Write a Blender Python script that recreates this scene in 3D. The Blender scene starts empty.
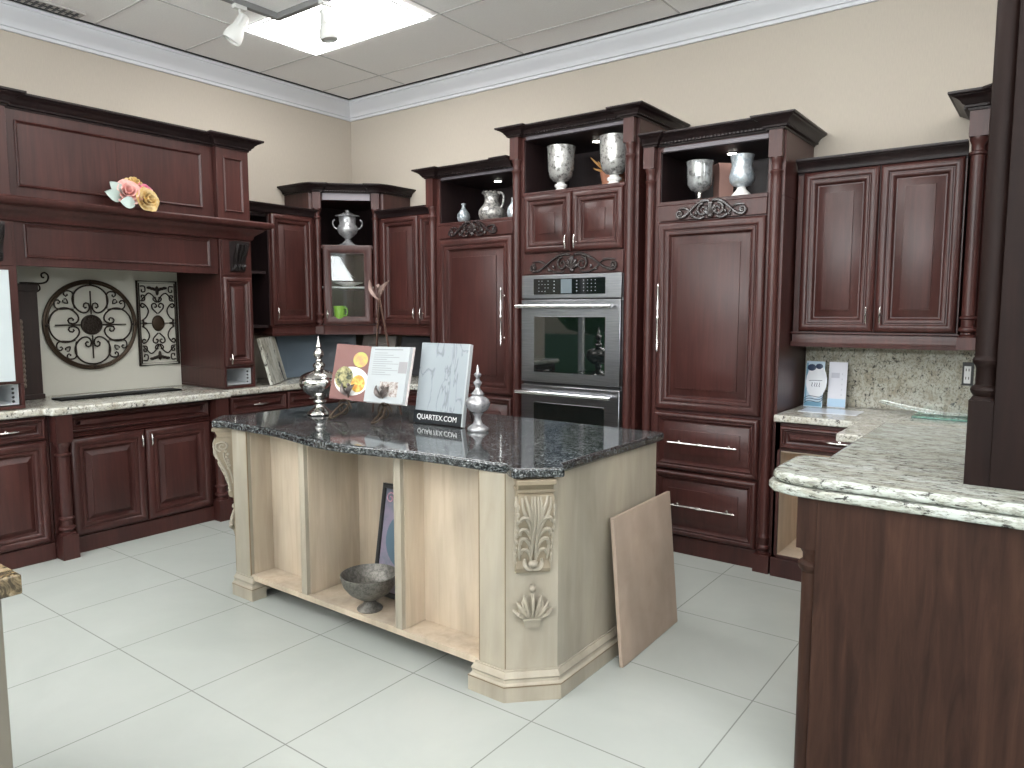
import bpy, math, random
from mathutils import Matrix, Vector
random.seed(7)
PI = math.pi
PW, EXPO = 20, .48
S = bpy.context.scene
COL = S.collection

# ------------------------------------------------------------------ materials
def nmat(name):
    m = bpy.data.materials.new(name); m.use_nodes = True
    nt = m.node_tree; b = nt.nodes['Principled BSDF']
    return m, nt, b
def setp(b, **k):
    for n, v in k.items():
        n = n.replace('_', ' ')
        if n in b.inputs:
            b.inputs[n].default_value = v
def c4(c): return (c[0], c[1], c[2], 1.0)
def plain(name, col, rough=.5, metal=0., **k):
    m, nt, b = nmat(name); setp(b, Base_Color=c4(col), Roughness=rough, Metallic=metal, **k); return m
def coords(nt, scale, kind='Object', rot=(0, 0, 0)):
    tc = nt.nodes.new('ShaderNodeTexCoord'); mp = nt.nodes.new('ShaderNodeMapping')
    mp.inputs['Scale'].default_value = scale; mp.inputs['Rotation'].default_value = rot
    nt.links.new(tc.outputs[kind], mp.inputs['Vector']); return mp.outputs['Vector']
def noise(nt, vec, scale, detail=4, rough=.55, dist=0.):
    n = nt.nodes.new('ShaderNodeTexNoise'); n.inputs['Scale'].default_value = scale
    n.inputs['Detail'].default_value = detail; n.inputs['Roughness'].default_value = rough
    n.inputs['Distortion'].default_value = dist
    nt.links.new(vec, n.inputs['Vector']); return n.outputs['Fac']
def ramp(nt, fac, stops, interp='LINEAR'):
    r = nt.nodes.new('ShaderNodeValToRGB'); r.color_ramp.interpolation = interp
    els = r.color_ramp.elements
    while len(els) < len(stops): els.new(.5)
    for e, (p, c) in zip(els, stops):
        e.position = p; e.color = c4(c) if len(c) == 3 else c
    nt.links.new(fac, r.inputs['Fac']); return r.outputs['Color']
def mix(nt, fac, a, b, mode='MIX'):
    m = nt.nodes.new('ShaderNodeMix'); m.data_type = 'RGBA'; m.blend_type = mode
    if isinstance(fac, float): m.inputs[0].default_value = fac
    else: nt.links.new(fac, m.inputs[0])
    for v, i in ((a, 6), (b, 7)):
        if isinstance(v, tuple): m.inputs[i].default_value = c4(v)
        else: nt.links.new(v, m.inputs[i])
    return m.outputs[2]
def bump(nt, b, fac, strength, dist=.01):
    n = nt.nodes.new('ShaderNodeBump'); n.inputs['Strength'].default_value = strength
    n.inputs['Distance'].default_value = dist
    nt.links.new(fac, n.inputs['Height']); nt.links.new(n.outputs['Normal'], b.inputs['Normal'])

def wood(name, dark, mid, light, rough=.32, coat=.25, grain=(14, 14, .9), contrast=(.3, .5, .72), spec=.5):
    m, nt, b = nmat(name)
    v = coords(nt, grain)
    f1 = noise(nt, v, 3.2, 6, .6, .6)
    v2 = coords(nt, (2.2, 2.2, .8)); f2 = noise(nt, v2, 1.7, 3, .5)
    c1 = ramp(nt, f1, [(contrast[0], dark), (contrast[1], mid), (contrast[2], light)])
    c2 = ramp(nt, f2, [(.35, (.78, .78, .78)), (.65, (1.12, 1.1, 1.08))])
    nt.links.new(mix(nt, 1.0, c1, c2, 'MULTIPLY'), b.inputs['Base Color'])
    setp(b, Roughness=rough, Coat_Weight=coat, Coat_Roughness=.25, Specular_IOR_Level=spec)
    bump(nt, b, f1, .02, .002)
    return m
CHERRY = wood('cherry_wood', (.037, .0116, .0100), (.052, .0165, .0142), (.067, .0222, .0190), .36, .0, spec=.42)
CROWN = wood('espresso_crown', (.010, .006, .0065), (.016, .0095, .010), (.026, .015, .015), .36, .0, spec=.3)
DARKW = wood('dark_walnut', (.014, .006, .005), (.022, .010, .0085), (.032, .015, .012), .4, .15)
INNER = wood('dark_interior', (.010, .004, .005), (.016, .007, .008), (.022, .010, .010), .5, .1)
ENDP = wood('worn_end_panel', (.020, .0092, .0064), (.034, .0160, .0110), (.056, .027, .0175), .5, .0, (9, 9, .8), spec=.15)
CREAM = wood('cream_glaze', (.315, .280, .222), (.350, .315, .252), (.385, .350, .285), .5, .0, (4, 4, .7), spec=.3)
BIRCH_LIT = wood('lit_birch', (.62, .50, .38), (.70, .575, .45), (.76, .64, .52), .5, .0, (7, 7, .6), spec=.3)  # brighter copy of the birch, light painted in against the cabinet's shade
CREAMG = wood('pooled_glaze', (.225, .185, .128), (.255, .212, .150), (.285, .24, .175), .5, .0, (4, 4, .7), spec=.3)
BIRCH = wood('birch_ply', (.43, .355, .27), (.49, .41, .315), (.54, .46, .36), .5, .0, (7, 7, .6), spec=.3)
MDF = wood('fibreboard', (.38, .295, .237), (.40, .315, .253), (.42, .333, .27), .65, 0., (3, 3, 3), spec=.2)
CHROME = plain('chrome', (.82, .82, .83), .12, 1.)
NICKEL = plain('brushed_nickel', (.75, .73, .70), .24, 1.)
STEEL = None
IRON = plain('wrought_iron', (.030, .022, .017), .45, .6)
BRONZE = plain('bronze_iron', (.055, .036, .022), .42, .6)
BLACKG = plain('black_glass', (.006, .007, .008), .04, 0., Specular_IOR_Level=.35)
BLACK = plain('black_plastic', (.008, .008, .009), .4)
WHITE = plain('white_paint', (.80, .80, .80), .35)
OVENG = plain('oven_glass', (.004, .006, .006), .025, 0., Specular_IOR_Level=1.0)
PAPER = plain('paper_white', (.44, .47, .485), .55)
INK = plain('ink', (.045, .05, .055), .6)
GREYINK = plain('grey_ink', (.26, .27, .28), .6)

def steel():
    m, nt, b = nmat('stainless_steel')
    v = coords(nt, (1.2, 1.2, 60)); f = noise(nt, v, 6, 4, .6)
    nt.links.new(ramp(nt, f, [(.3, (.24, .245, .265)), (.7, (.34, .345, .365))]), b.inputs['Base Color'])
    setp(b, Roughness=.3, Metallic=1.0, Anisotropic=.5); return m
STEEL = steel()

def granite_light(name, sc=1., streak=(1, 1, 1), tint=(1, 1, 1), rough=.16, dens=.0):
    m, nt, b = nmat(name)
    v = coords(nt, streak)
    a = noise(nt, v, 14 * sc, 6, .7, .5)
    s1 = noise(nt, v, 70 * sc, 4, .7)
    s2 = noise(nt, v, 45 * sc, 6, .8, .6)
    base = ramp(nt, a, [(.34, (.33 * tint[0], .30 * tint[1], .235 * tint[2])), (.48, (.48 * tint[0], .465 * tint[1], .405 * tint[2])), (.62, (.57 * tint[0], .57 * tint[1], .53 * tint[2]))])
    d1 = ramp(nt, s1, [(.50 - dens, (0, 0, 0)), (.62 - dens, (.85, .85, .85))])
    c = mix(nt, d1, base, (.25 * tint[0], .235 * tint[1], .20 * tint[2]))
    d2 = ramp(nt, s2, [(.56 - dens, (0, 0, 0)), (.60 - dens, (1, 1, 1))])
    c = mix(nt, d2, c, (.030, .028, .026))
    nt.links.new(c, b.inputs['Base Color']); setp(b, Roughness=rough, Specular_IOR_Level=.4); return m
GRAN = granite_light('pale_granite')
GRANS = granite_light('veined_granite', .55, (.8, 2.6, 2.6), (.80, .86, .87), .16, .015)
GRANB = granite_light('granite_splash', 1.35, (1, 1, .75), (.90, .88, .82), .2, .005)
def granite_brown():
    m, nt, b = nmat('brown_granite')
    v = coords(nt, (1, 1, 1)); a = noise(nt, v, 18, 6, .7, .8)
    nt.links.new(ramp(nt, a, [(.35, (.012, .012, .010)), (.48, (.06, .045, .025)), (.56, (.20, .15, .085)), (.68, (.33, .27, .18))]), b.inputs['Base Color'])
    setp(b, Roughness=.08); return m
HUT_SHADE = wood('shaded_hutch_wood', (.0085, .0042, .0036), (.0125, .0062, .0052), (.018, .0088, .0072), .5, .0, (9, 9, .8), spec=.12)  # end panel wood darkened to paint in the hutch's shade
GRANBR = granite_brown()
def granite_black():
    m, nt, b = nmat('black_granite')
    v = coords(nt, (.8, 1.6, 1.2)); a = noise(nt, v, 95, 5, .75, .5); a2 = noise(nt, v, 16, 4, .6)
    c = ramp(nt, a, [(.40, (.006, .007, .008)), (.50, (.022, .025, .027)), (.57, (.11, .12, .124)), (.66, (.32, .33, .33))])
    c2 = ramp(nt, a2, [(.35, (.55, .55, .55)), (.65, (1.2, 1.2, 1.2))])
    nt.links.new(mix(nt, 1.0, c, c2, 'MULTIPLY'), b.inputs['Base Color'])
    setp(b, Roughness=.07, Specular_IOR_Level=.6); return m
GRANK = granite_black()

def floor_mat():
    m, nt, b = nmat('porcelain_tile')
    tc = nt.nodes.new('ShaderNodeTexCoord'); sep = nt.nodes.new('ShaderNodeSeparateXYZ')
    nt.links.new(tc.outputs['Object'], sep.inputs[0])
    def mth(op, a, bb=None):
        n = nt.nodes.new('ShaderNodeMath'); n.operation = op
        for i, vv in enumerate((a, bb)):
            if vv is None: continue
            if isinstance(vv, (int, float)): n.inputs[i].default_value = vv
            else: nt.links.new(vv, n.inputs[i])
        return n.outputs[0]
    def line(co, off, per, w):
        s = mth('ADD', co, off); d = mth('DIVIDE', s, per); f = mth('FRACT', d)
        f = mth('SUBTRACT', f, .5); f = mth('ABSOLUTE', f); f = mth('SUBTRACT', .5, f); f = mth('MULTIPLY', f, per)
        return mth('LESS_THAN', f, w)
    lx = line(sep.outputs[0], FLX, FPX, .0024); ly = line(sep.outputs[1], FLY, FPY, .0024)
    l = mth('MAXIMUM', lx, ly)
    v = coords(nt, (1, 1, 1)); n1 = noise(nt, v, 1.6, 5, .6, .5)
    base = ramp(nt, n1, [(.35, (.355, .378, .352)), (.65, (.385, .405, .380))])
    nt.links.new(mix(nt, l, base, (.20, .21, .195)), b.inputs['Base Color'])
    setp(b, Roughness=.26, Specular_IOR_Level=.32); return m
def ceiling_mat():
    m, nt, b = nmat('ceiling_tile')
    v = coords(nt, (1, 1, 1)); f = noise(nt, v, 90, 3, .7)
    nt.links.new(ramp(nt, f, [(.3, (.86, .85, .84)), (.7, (.93, .92, .91))]), b.inputs['Base Color'])
    setp(b, Roughness=.9); bump(nt, b, f, .25, .004); return m
def wall_mat():
    m, nt, b = nmat('cream_wallpaper')
    v = coords(nt, (30, 30, 3)); f = noise(nt, v, 8, 3, .6)
    nt.links.new(ramp(nt, f, [(.3, (.43, .385, .325)), (.7, (.465, .415, .352))]), b.inputs['Base Color'])
    setp(b, Roughness=.75); return m
FLX, FPX, FLY, FPY = -1.49, .583, 3.17, .61   # tile grid offsets and sizes
def mercury(name, light, dark, sc=60, rough=.22):
    m, nt, b = nmat(name)
    v = coords(nt, (1, 1, 1)); f = noise(nt, v, sc, 5, .7)
    nt.links.new(ramp(nt, f, [(.40, dark), (.58, light)]), b.inputs['Base Color'])
    nt.links.new(ramp(nt, f, [(.4, (.25, .25, .25)), (.6, (.65, .65, .65))]), b.inputs['Metallic'])
    setp(b, Roughness=rough); bump(nt, b, f, .35, .004); return m
MERC = mercury('mercury_glass', (.66, .66, .64), (.13, .125, .12), 34)
MERCP = mercury('pale_mercury_glass', (.70, .75, .78), (.30, .36, .41), 24, .3)
MERCC = mercury('cracked_silver', (.55, .53, .50), (.10, .10, .10), 42, .35)
SILVER = mercury('hammered_silver', (.48, .48, .49), (.16, .16, .17), 30, .22)
PEWTER = mercury('aged_pewter', (.19, .18, .16), (.085, .078, .068), 70, .42)
def glass(name, col=(1, 1, 1), rough=.02):
    m, nt, b = nmat(name); setp(b, Base_Color=c4(col), Roughness=rough, Transmission_Weight=1.0, IOR=1.45); return m
GLASS = glass('clear_glass', (.95, .97, .96)); TEALG = glass('green_glass', (.28, .70, .60))
def emit(name, col, s):
    m, nt, b = nmat(name); setp(b, Base_Color=(0, 0, 0, 1), Emission_Color=c4(col), Emission_Strength=s); return m

# ------------------------------------------------------------------ mesh builder
class MB:
    def __init__(s): s.v = []; s.f = []; s.sm = []
    def quad(s, n, faces, smooth=False):
        o = len(s.v) - n
        for f in faces: s.f.append([o + i for i in f]); s.sm.append(smooth)
    def box(s, x0, x1, y0, y1, z0, z1):
        if x0 > x1: x0, x1 = x1, x0
        if y0 > y1: y0, y1 = y1, y0
        if z0 > z1: z0, z1 = z1, z0
        s.v += [(x0, y0, z0), (x1, y0, z0), (x1, y1, z0), (x0, y1, z0), (x0, y0, z1), (x1, y0, z1), (x1, y1, z1), (x0, y1, z1)]
        s.quad(8, [(0, 3, 2, 1), (4, 5, 6, 7), (0, 1, 5, 4), (1, 2, 6, 5), (2, 3, 7, 6), (3, 0, 4, 7)]); return s
    def prism(s, poly, z0, z1):
        n = len(poly); a = sum(poly[i][0] * poly[(i + 1) % n][1] - poly[(i + 1) % n][0] * poly[i][1] for i in range(n))
        if a < 0: poly = poly[::-1]
        s.v += [(p[0], p[1], z0) for p in poly] + [(p[0], p[1], z1) for p in poly]
        s.quad(2 * n, [tuple(range(n))[::-1], tuple(range(n, 2 * n))] + [(i, (i + 1) % n, n + (i + 1) % n, n + i) for i in range(n)]); return s
    def rings(s, rings, closed_u=True, cap=True, smooth=True):
        n = len(rings[0]); k = len(rings)
        for r in rings: s.v += [tuple(p) for p in r]
        fs = []
        for j in range(k - 1):
            for i in range(n if closed_u else n - 1):
                i2 = (i + 1) % n
                fs.append((j * n + i, j * n + i2, (j + 1) * n + i2, (j + 1) * n + i))
        s.quad(n * k, fs, smooth)
        if cap:
            s.quad(n * k, [tuple(range(n))[::-1], tuple(range((k - 1) * n, k * n))], False)
        return s
    def lathe(s, prof, cx=0, cy=0, seg=24, z=0, cap=True, sq=1.0):
        rs = [[(cx + r * math.cos(2 * PI * i / seg), cy + sq * r * math.sin(2 * PI * i / seg), z + h) for i in range(seg)] for r, h in prof]
        return s.rings(rs, True, cap)
    def tube(s, pts, r, seg=6, closed=False):
        pts = [Vector(p) for p in pts]; n = len(pts)
        rr = r if isinstance(r, (list, tuple)) else [r] * n
        rs = []; up = None
        for i in range(n):
            if closed: t = pts[(i + 1) % n] - pts[i - 1]
            else: t = pts[min(i + 1, n - 1)] - pts[max(i - 1, 0)]
            if t.length < 1e-9: t = Vector((0, 0, 1))
            t.normalize()
            if up is None:
                up = Vector((0, 0, 1)) if abs(t.z) < .9 else Vector((1, 0, 0))
                up = (up - t * up.dot(t)).normalized()
            else:
                up = up - t * up.dot(t)
                up = up.normalized() if up.length > 1e-6 else t.orthogonal().normalized()
            b = t.cross(up)
            rs.append([pts[i] + (up * math.cos(2 * PI * k / seg) + b * math.sin(2 * PI * k / seg)) * rr[i] for k in range(seg)])
        if closed: rs.append(rs[0])
        return s.rings(rs, True, not closed)
    def sweep(s, path, prof, closed=False):
        """profile (out, z) swept along a path in plan; out is to the right of the direction of travel"""
        n = len(path); P = [Vector((p[0], p[1])) for p in path]; rs = []
        def nrm(a, b):
            d = (b - a).normalized(); return Vector((d.y, -d.x))
        for i in range(n):
            if closed: n1, n2 = nrm(P[i - 1], P[i]), nrm(P[i], P[(i + 1) % n])
            else:
                n1 = nrm(P[i - 1], P[i]) if i else nrm(P[0], P[1])
                n2 = nrm(P[i], P[i + 1]) if i < n - 1 else n1
            m = (n1 + n2); m = m / max(m.dot(n1), .15) if m.length > 1e-6 else n1
            rs.append([(P[i].x + m.x * o, P[i].y + m.y * o, z) for o, z in prof])
        if closed: rs.append(rs[0])
        k = len(prof)
        for r in rs: s.v += r
        fs = [(j * k + i, j * k + (i + 1) % k, (j + 1) * k + (i + 1) % k, (j + 1) * k + i) for j in range(len(rs) - 1) for i in range(k)]
        s.quad(k * len(rs), fs)
        if not closed: s.quad(k * len(rs), [tuple(range(k)), tuple(range((len(rs) - 1) * k, len(rs) * k))[::-1]])
        return s
    def loft_rect(s, x0, x1, z0, z1, y, loops, cap=True, capback=False):
        for ins, d in loops:
            s.v += [(x0 + ins, y - d, z0 + ins), (x1 - ins, y - d, z0 + ins), (x1 - ins, y - d, z1 - ins), (x0 + ins, y - d, z1 - ins)]
        k = len(loops)
        fs = [(j * 4 + i, j * 4 + (i + 1) % 4, (j + 1) * 4 + (i + 1) % 4, (j + 1) * 4 + i) for j in range(k - 1) for i in range(4)]
        if cap: fs.append(tuple(range(4 * k - 4, 4 * k)))
        if capback: fs.append((3, 2, 1, 0))
        s.quad(4 * k, fs); return s
    def blob(s, c, r, seg=10, rg=6):
        rs = []
        for j in range(rg + 1):
            a = -PI / 2 + PI * j / rg; q = max(math.cos(a), .02)
            rs.append([(c[0] + r[0] * q * math.cos(2 * PI * i / seg), c[1] + r[1] * q * math.sin(2 * PI * i / seg), c[2] + r[2] * math.sin(a)) for i in range(seg)])
        return s.rings(rs, True, True)
    def add(s, o, M=None):
        k = len(s.v)
        s.v += [tuple(M @ Vector(p)) if M is not None else p for p in o.v]
        s.f += [[k + i for i in f] for f in o.f]; s.sm += o.sm; return s
    def build(s, name, mat, parent=None, bevel=0., M=None, ang=40, label=None):
        me = bpy.data.meshes.new(name)
        vs = [tuple(M @ Vector(p)) for p in s.v] if M is not None else s.v
        me.from_pydata(vs, [], s.f); me.validate()
        me.polygons.foreach_set('use_smooth', [True] * len(me.polygons))
        import bmesh
        bm = bmesh.new(); bm.from_mesh(me); bmesh.ops.recalc_face_normals(bm, faces=bm.faces); bm.to_mesh(me); bm.free()
        me.set_sharp_from_angle(angle=math.radians(ang))
        me.materials.append(mat)
        o = bpy.data.objects.new(name, me); COL.objects.link(o)
        if parent is not None: o.parent = parent
        if bevel:
            b = o.modifiers.new('Bevel', 'BEVEL'); b.width = bevel; b.segments = 2; b.limit_method = 'ANGLE'; b.angle_limit = math.radians(45); b.harden_normals = False
        if label: o['label'] = label
        return o

def T(x=0, y=0, z=0): return Matrix.Translation((x, y, z))
def R(a, ax='Z'): return Matrix.Rotation(a, 4, ax)
def thing(name, label, cat, loc=(0, 0, 0), rot=0., group=None):
    o = bpy.data.objects.new(name, None); COL.objects.link(o)
    o.location = loc; o.rotation_euler = (0, 0, rot) if isinstance(rot, (int, float)) else tuple(rot)
    o.empty_display_size = .1
    return tag(o, label, cat, group)
def tag(o, label, cat, group=None):
    o['label'] = label; o['category'] = cat
    if group: o['group'] = group
    return o
def struct(name, mb, mat, bevel=0.):
    o = mb.build(name, mat, None, bevel); o['kind'] = 'structure'; return o
def copy_tree(root):
    r = root.copy(); COL.objects.link(r)
    for ch in list(root.children):
        c = ch.copy(); COL.objects.link(c); c.parent = r
        for g in ch.children:
            d = g.copy(); COL.objects.link(d); d.parent = c
    return r

def bez(p0, p1, p2, p3, n=12):
    out = []
    for i in range(n + 1):
        t = i / n; u = 1 - t
        out.append(tuple(u**3 * a + 3 * u * u * t * b + 3 * u * t * t * c + t**3 * d for a, b, c, d in zip(p0, p1, p2, p3)))
    return out
def crom(p, k=4):
    out = []
    for i in range(len(p) - 1):
        a, b, c, d = p[max(i - 1, 0)], p[i], p[i + 1], p[min(i + 2, len(p) - 1)]
        for j in range(k):
            t = j / k
            out.append(tuple(.5 * (2 * B + (C - A) * t + (2 * A - 5 * B + 4 * C - D) * t * t + (3 * B - A - 3 * C + D) * t ** 3) for A, B, C, D in zip(a, b, c, d)))
    return out + [p[-1]]
def spiral(cx, cz, r0, r1, a0, turns, n=22, y=0.):
    return [(cx + (r0 + (r1 - r0) * i / n) * math.cos(a0 + 2 * PI * turns * i / n), y, cz + (r0 + (r1 - r0) * i / n) * math.sin(a0 + 2 * PI * turns * i / n)) for i in range(n + 1)]

# ------------------------------------------------------------------ joinery
DOOR_FRAME = [(0, 0), (0, .010), (.003, .015), (.010, .021), (.019, .0245), (.029, .0245), (.036, .021), (.039, .015), (.043, .0145), (.046, .018), (.050, .0185)]
def door(parent, name, x0, x1, z0, z1, y, mat=CHERRY, fw=.07, raised=.034, depth=1.0):
    """mitred frame with a raised centre panel; returns the door (frame) object"""
    k = fw / .07
    fr = [(i * k, d * depth) for i, d in DOOR_FRAME] + [(fw - .012, .015 * depth), (fw - .007, .008 * depth), (fw - .001, .0025), (fw + .006, .002)]
    o = MB().loft_rect(x0, x1, z0, z1, y, fr, cap=False).build(name, mat, parent, label=None)
    pn = [(fw + .003, .001), (fw + .006, .003), (fw + raised - .003, .0165 * depth), (fw + raised - .002, .0205 * depth), (fw + raised + .001, .0215 * depth)]
    MB().loft_rect(x0, x1, z0, z1, y, pn).build('raised_panel', mat, o)
    return o
def bar_pull(parent, x, y, z, L, vert=True, r=.0055, off=.03, name='handle', mat=NICKEL):
    m = MB()
    ax = (0, 0, 1) if vert else (1, 0, 0)
    def P(t, o): return (x + ax[0] * t, y - o, z + ax[2] * t)
    h = L / 2
    ts = [-h, -h + .012, -h + .02, -h * .5, -.02, -.012, 0, .012, .02, h * .5, h - .02, h - .012, h]
    rs = [r * .6, r * 1.25, r * .9, r, r, r * 1.45, r * 1.6, r * 1.45, r, r, r * .9, r * 1.25, r * .6]
    m.tube([P(t, off) for t in ts], rs, 8)
    for t in (-h * .72, h * .72):
        m.tube([P(t, 0), P(t, .006), P(t, .0065), P(t, off)], [r * 1.6, r * 1.6, r * .9, r * .9], 8)
    return m.build(name, mat, parent, label='satin nickel handle')
def small_pull(parent, x, y, z, L=.085, vert=True):
    m = MB(); ax = (0, 0, 1) if vert else (1, 0, 0)
    def P(t, o): return (x + ax[0] * t, y - o, z + ax[2] * t)
    h = L / 2
    m.tube([P(-h, .020), P(-h * .6, .026), P(-h * .2, .028), P(0, .029), P(h * .2, .028), P(h * .6, .026), P(h, .020)], [.003, .0055, .004, .006, .004, .0055, .003], 8)
    m.tube([P(0, 0), P(0, .004), P(0, .005), P(0, .026)], [.009, .009, .005, .005], 8)
    if not vert:
        m.tube([P(-h * .75, 0), P(-h * .75, .025)], .004, 6); m.tube([P(h * .75, 0), P(h * .75, .025)], .004, 6)
    return m.build('handle', NICKEL, parent, label='satin nickel handle')
def post(parent, x, y, z0, z1, r=.034, sq_top=.15, sq_bot=.11, mat=CHERRY, name='turned_post', hb=.042, hbb=None):
    hbb = hbb or hb
    m = MB()
    m.box(x - hbb, x + hbb, y - hbb, y + hbb, z0, z0 + sq_bot)
    m.box(x - hb, x + hb, y - hb, y + hb, z1 - sq_top, z1)
    a, b = z0 + sq_bot, z1 - sq_top
    prof = [(hb * .95, a), (hb * .98, a + .008), (r * .85, a + .014), (r * .82, a + .022), (hb * .96, a + .030), (hb, a + .038), (hb * .96, a + .046), (r * .95, a + .052), (r, a + .085), (hb * .93, a + .092), (hb * .93, a + .100), (r, a + .106), (r, a + .13),
            (r, b - .12), (r, b - .086), (hb * .93, b - .080), (hb * .95, b - .070), (r * .92, b - .064), (r * .90, b - .040), (hb * .85, b - .022), (hb * .98, b - .010), (hb * .98, b)]
    m.lathe(prof, x, y, 20)
    return m.build(name, mat, parent)
def crown_prof(zb, zt, out):
    h = zt - zb
    return [(-.012, zb), (.004, zb), (.006, zb + .12 * h), (.016, zb + .16 * h), (.018, zb + .28 * h), (out * .34, zb + .36 * h), (out * .44, zb + .52 * h), (out * .62, zb + .66 * h), (out * .80, zb + .74 * h), (out * .84, zb + .80 * h), (out * .97, zb + .83 * h), (out, zb + .88 * h), (out, zt), (-.012, zt)]
def crown(parent, path, zb, zt, out=.078, dent=True, mat=CROWN, name='crown_moulding'):
    m = MB().sweep(path, crown_prof(zb, zt, out))
    if dent:
        h = zt - zb
        for (a, b) in zip(path[:-1], path[1:]):
            A, B = Vector(a), Vector(b); L = (B - A).length
            if L < .12: continue
            d = (B - A) / L; nn = Vector((d.y, -d.x)); k = int(L / .021)
            for i in range(k):
                c = A + d * ((i + .5) * L / k) + nn * .019
                q = MB().box(-.006, .006, -.006, .006, zb + .15 * h, zb + .29 * h)
                m.add(q, T(c.x, c.y, 0) @ R(math.atan2(d.y, d.x)))
    return m.build(name, mat, parent, ang=30)
def applique(parent, cx, cz, w, h, y, mat=None, name='carved_applique'):
    """carved scroll-and-shell ornament, relief on plane y"""
    m = MB(); d = -.006 + y
    def yy(pts, off=0.): return [(p[0], d - off, p[2]) for p in pts]
    def q(s, *pp, n=12): return bez(*[(cx + s * a * w, 0, cz + b * h) for a, b in pp], n)
    for s in (-1, 1):
        for k, (a, l) in enumerate(((.10, .62), (.55, .55), (1.0, .46))):   # shell lobes
            p = [(cx + s * math.sin(a) * l * h * t, 0, cz - .36 * h + math.cos(a) * 1.25 * l * h * t) for t in (0, .3, .6, .85, 1)]
            m.tube(yy(p, .004), [.004, .008, .011, .011, .005], 6)
        m.tube(yy(spiral(cx + s * .105 * w, cz - .02 * h, .36 * h, .07 * h, PI / 2, -s * 1.35), .002), [.0095 - .0045 * i / 22 for i in range(23)], 6)
        m.tube(yy(q(s, (.02, .46), (.13, .60), (.20, .30), (.30, -.10)), .004), [.007, .009, .010, .0105, .0105, .010, .0095, .009, .009, .0085, .008, .008, .008], 6)
        m.tube(yy(q(s, (.30, -.10), (.35, -.28), (.40, -.46), (.465, -.34), n=8), .003), [.008, .008, .009, .010, .0105, .0105, .010, .009, .007], 6)
        m.tube(yy(q(s, (.08, -.40), (.16, -.62), (.24, -.40), (.30, -.05), n=8)), [.005, .007, .008, .008, .008, .007, .006, .005, .004], 6)
        m.tube(yy(spiral(cx + s * .435 * w, cz - .16 * h, .22 * h, .05 * h, -PI / 2, s * 1.3), .003), [.0095 - .004 * i / 22 for i in range(23)], 6)
        m.blob((cx + s * .435 * w, d - .004, cz - .16 * h), (.009, .009, .009))
        m.blob((cx + s * .205 * w, d - .003, cz - .18 * h), (.010, .008, .014), 8, 5); m.blob((cx + s * .255 * w, d - .003, cz - .34 * h), (.012, .008, .009), 8, 5)
        m.tube(yy(q(s, (.30, -.02), (.34, .22), (.40, .16), (.46, .12), n=6)), [.004, .007, .008, .008, .007, .005, .003], 6)
    m.blob((cx, d - .004, cz - .38 * h), (.018, .012, .013))
    return m.build(name, mat or CARVE, parent)
def puck(parent, x, y, z):
    MB().lathe([(.030, -.006), (.034, 0)], x, y, 16, z).build('light_rim', NICKEL, parent)
    MB().lathe([(.026, -.0085), (.026, -.006)], x, y, 16, z).build('puck_light', EMW, parent, label='lit round puck light')
CARVE = plain('carved_dark_gloss', (.030, .022, .022), .22, 0., Specular_IOR_Level=.75)
EMW = emit('puck_glow', (1, .96, .88), 9.0)

# ------------------------------------------------------------------ the room
RX, RY, CZ = 8.6, -9.0, 3.30
struct('floor', MB().box(-.15, RX + .15, RY - .15, .15, -.1, 0), floor_mat())
struct('ceiling', MB().box(-.15, RX + .15, RY - .15, .15, CZ, CZ + .1), ceiling_mat())
WALL = wall_mat()
struct('wall_back', MB().box(-.15, RX + .15, 0, .15, 0, CZ), WALL)
struct('wall_right', MB().box(RX, RX + .15, -2.5, 0, 0, CZ).box(RX, RX + .15, RY, -7.5, 0, CZ).box(RX, RX + .15, -7.5, -2.5, 0, .5).box(RX, RX + .15, -7.5, -2.5, 2.8, CZ), WALL)
w = MB()                                                  # left wall with the shop window beyond the frame
w.box(-.15, 0, -4.35, 0, 0, CZ); w.box(-.15, 0, RY, -7.4, 0, CZ); w.box(-.15, 0, -7.4, -4.35, 0, .5); w.box(-.15, 0, -7.4, -4.35, 2.75, CZ)
struct('wall_left', w, WALL)
w = MB(); w.box(-.15, .8, RY - .15, RY, 0, CZ); w.box(7.8, RX + .15, RY - .15, RY, 0, CZ); w.box(.8, 7.8, RY - .15, RY, 0, .4); w.box(.8, 7.8, RY - .15, RY, 2.8, CZ)
struct('wall_front', w, WALL)
f = MB()
for y in (-7.4, -6.4, -5.4, -4.41): f.box(-.11, -.05, y, y + .06, .5, 2.75)
f.box(-.11, -.05, -7.4, -4.35, .5, .56); f.box(-.11, -.05, -7.4, -4.35, 2.69, 2.75)
struct('window_1', f, WHITE)
f = MB()
for x in (.8, 2.5, 4.25, 6.0, 7.74): f.box(x, x + .06, RY - .11, RY - .05, .4, 2.8)
f.box(.8, 7.8, RY - .11, RY - .05, .4, .46); f.box(.8, 7.8, RY - .11, RY - .05, 2.74, 2.8)
struct('window_2', f, WHITE)
f = MB()
for y in (-7.5, -5.85, -4.2, -2.56): f.box(RX + .05, RX + .11, y, y + .06, .5, 2.8)
f.box(RX + .05, RX + .11, -7.5, -2.5, .5, .56); f.box(RX + .05, RX + .11, -7.5, -2.5, 2.74, 2.8)
struct('window_added', f, WHITE)  # made-up right window, added to hold a fill lamp for the ceiling
# cornice of the room
TRIMM = plain('cornice_white', (.62, .63, .66), .5)
CP = [(0, 3.145), (.018, 3.145), (.020, 3.165), (.030, 3.168), (.034, 3.185), (.050, 3.205), (.075, 3.235), (.094, 3.255), (.097, 3.268), (.104, 3.270), (.106, 3.290), (0, 3.290)]
struct('trim_1', MB().sweep([(0, RY), (0, -.0), (RX, 0)], CP), TRIMM)
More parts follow.
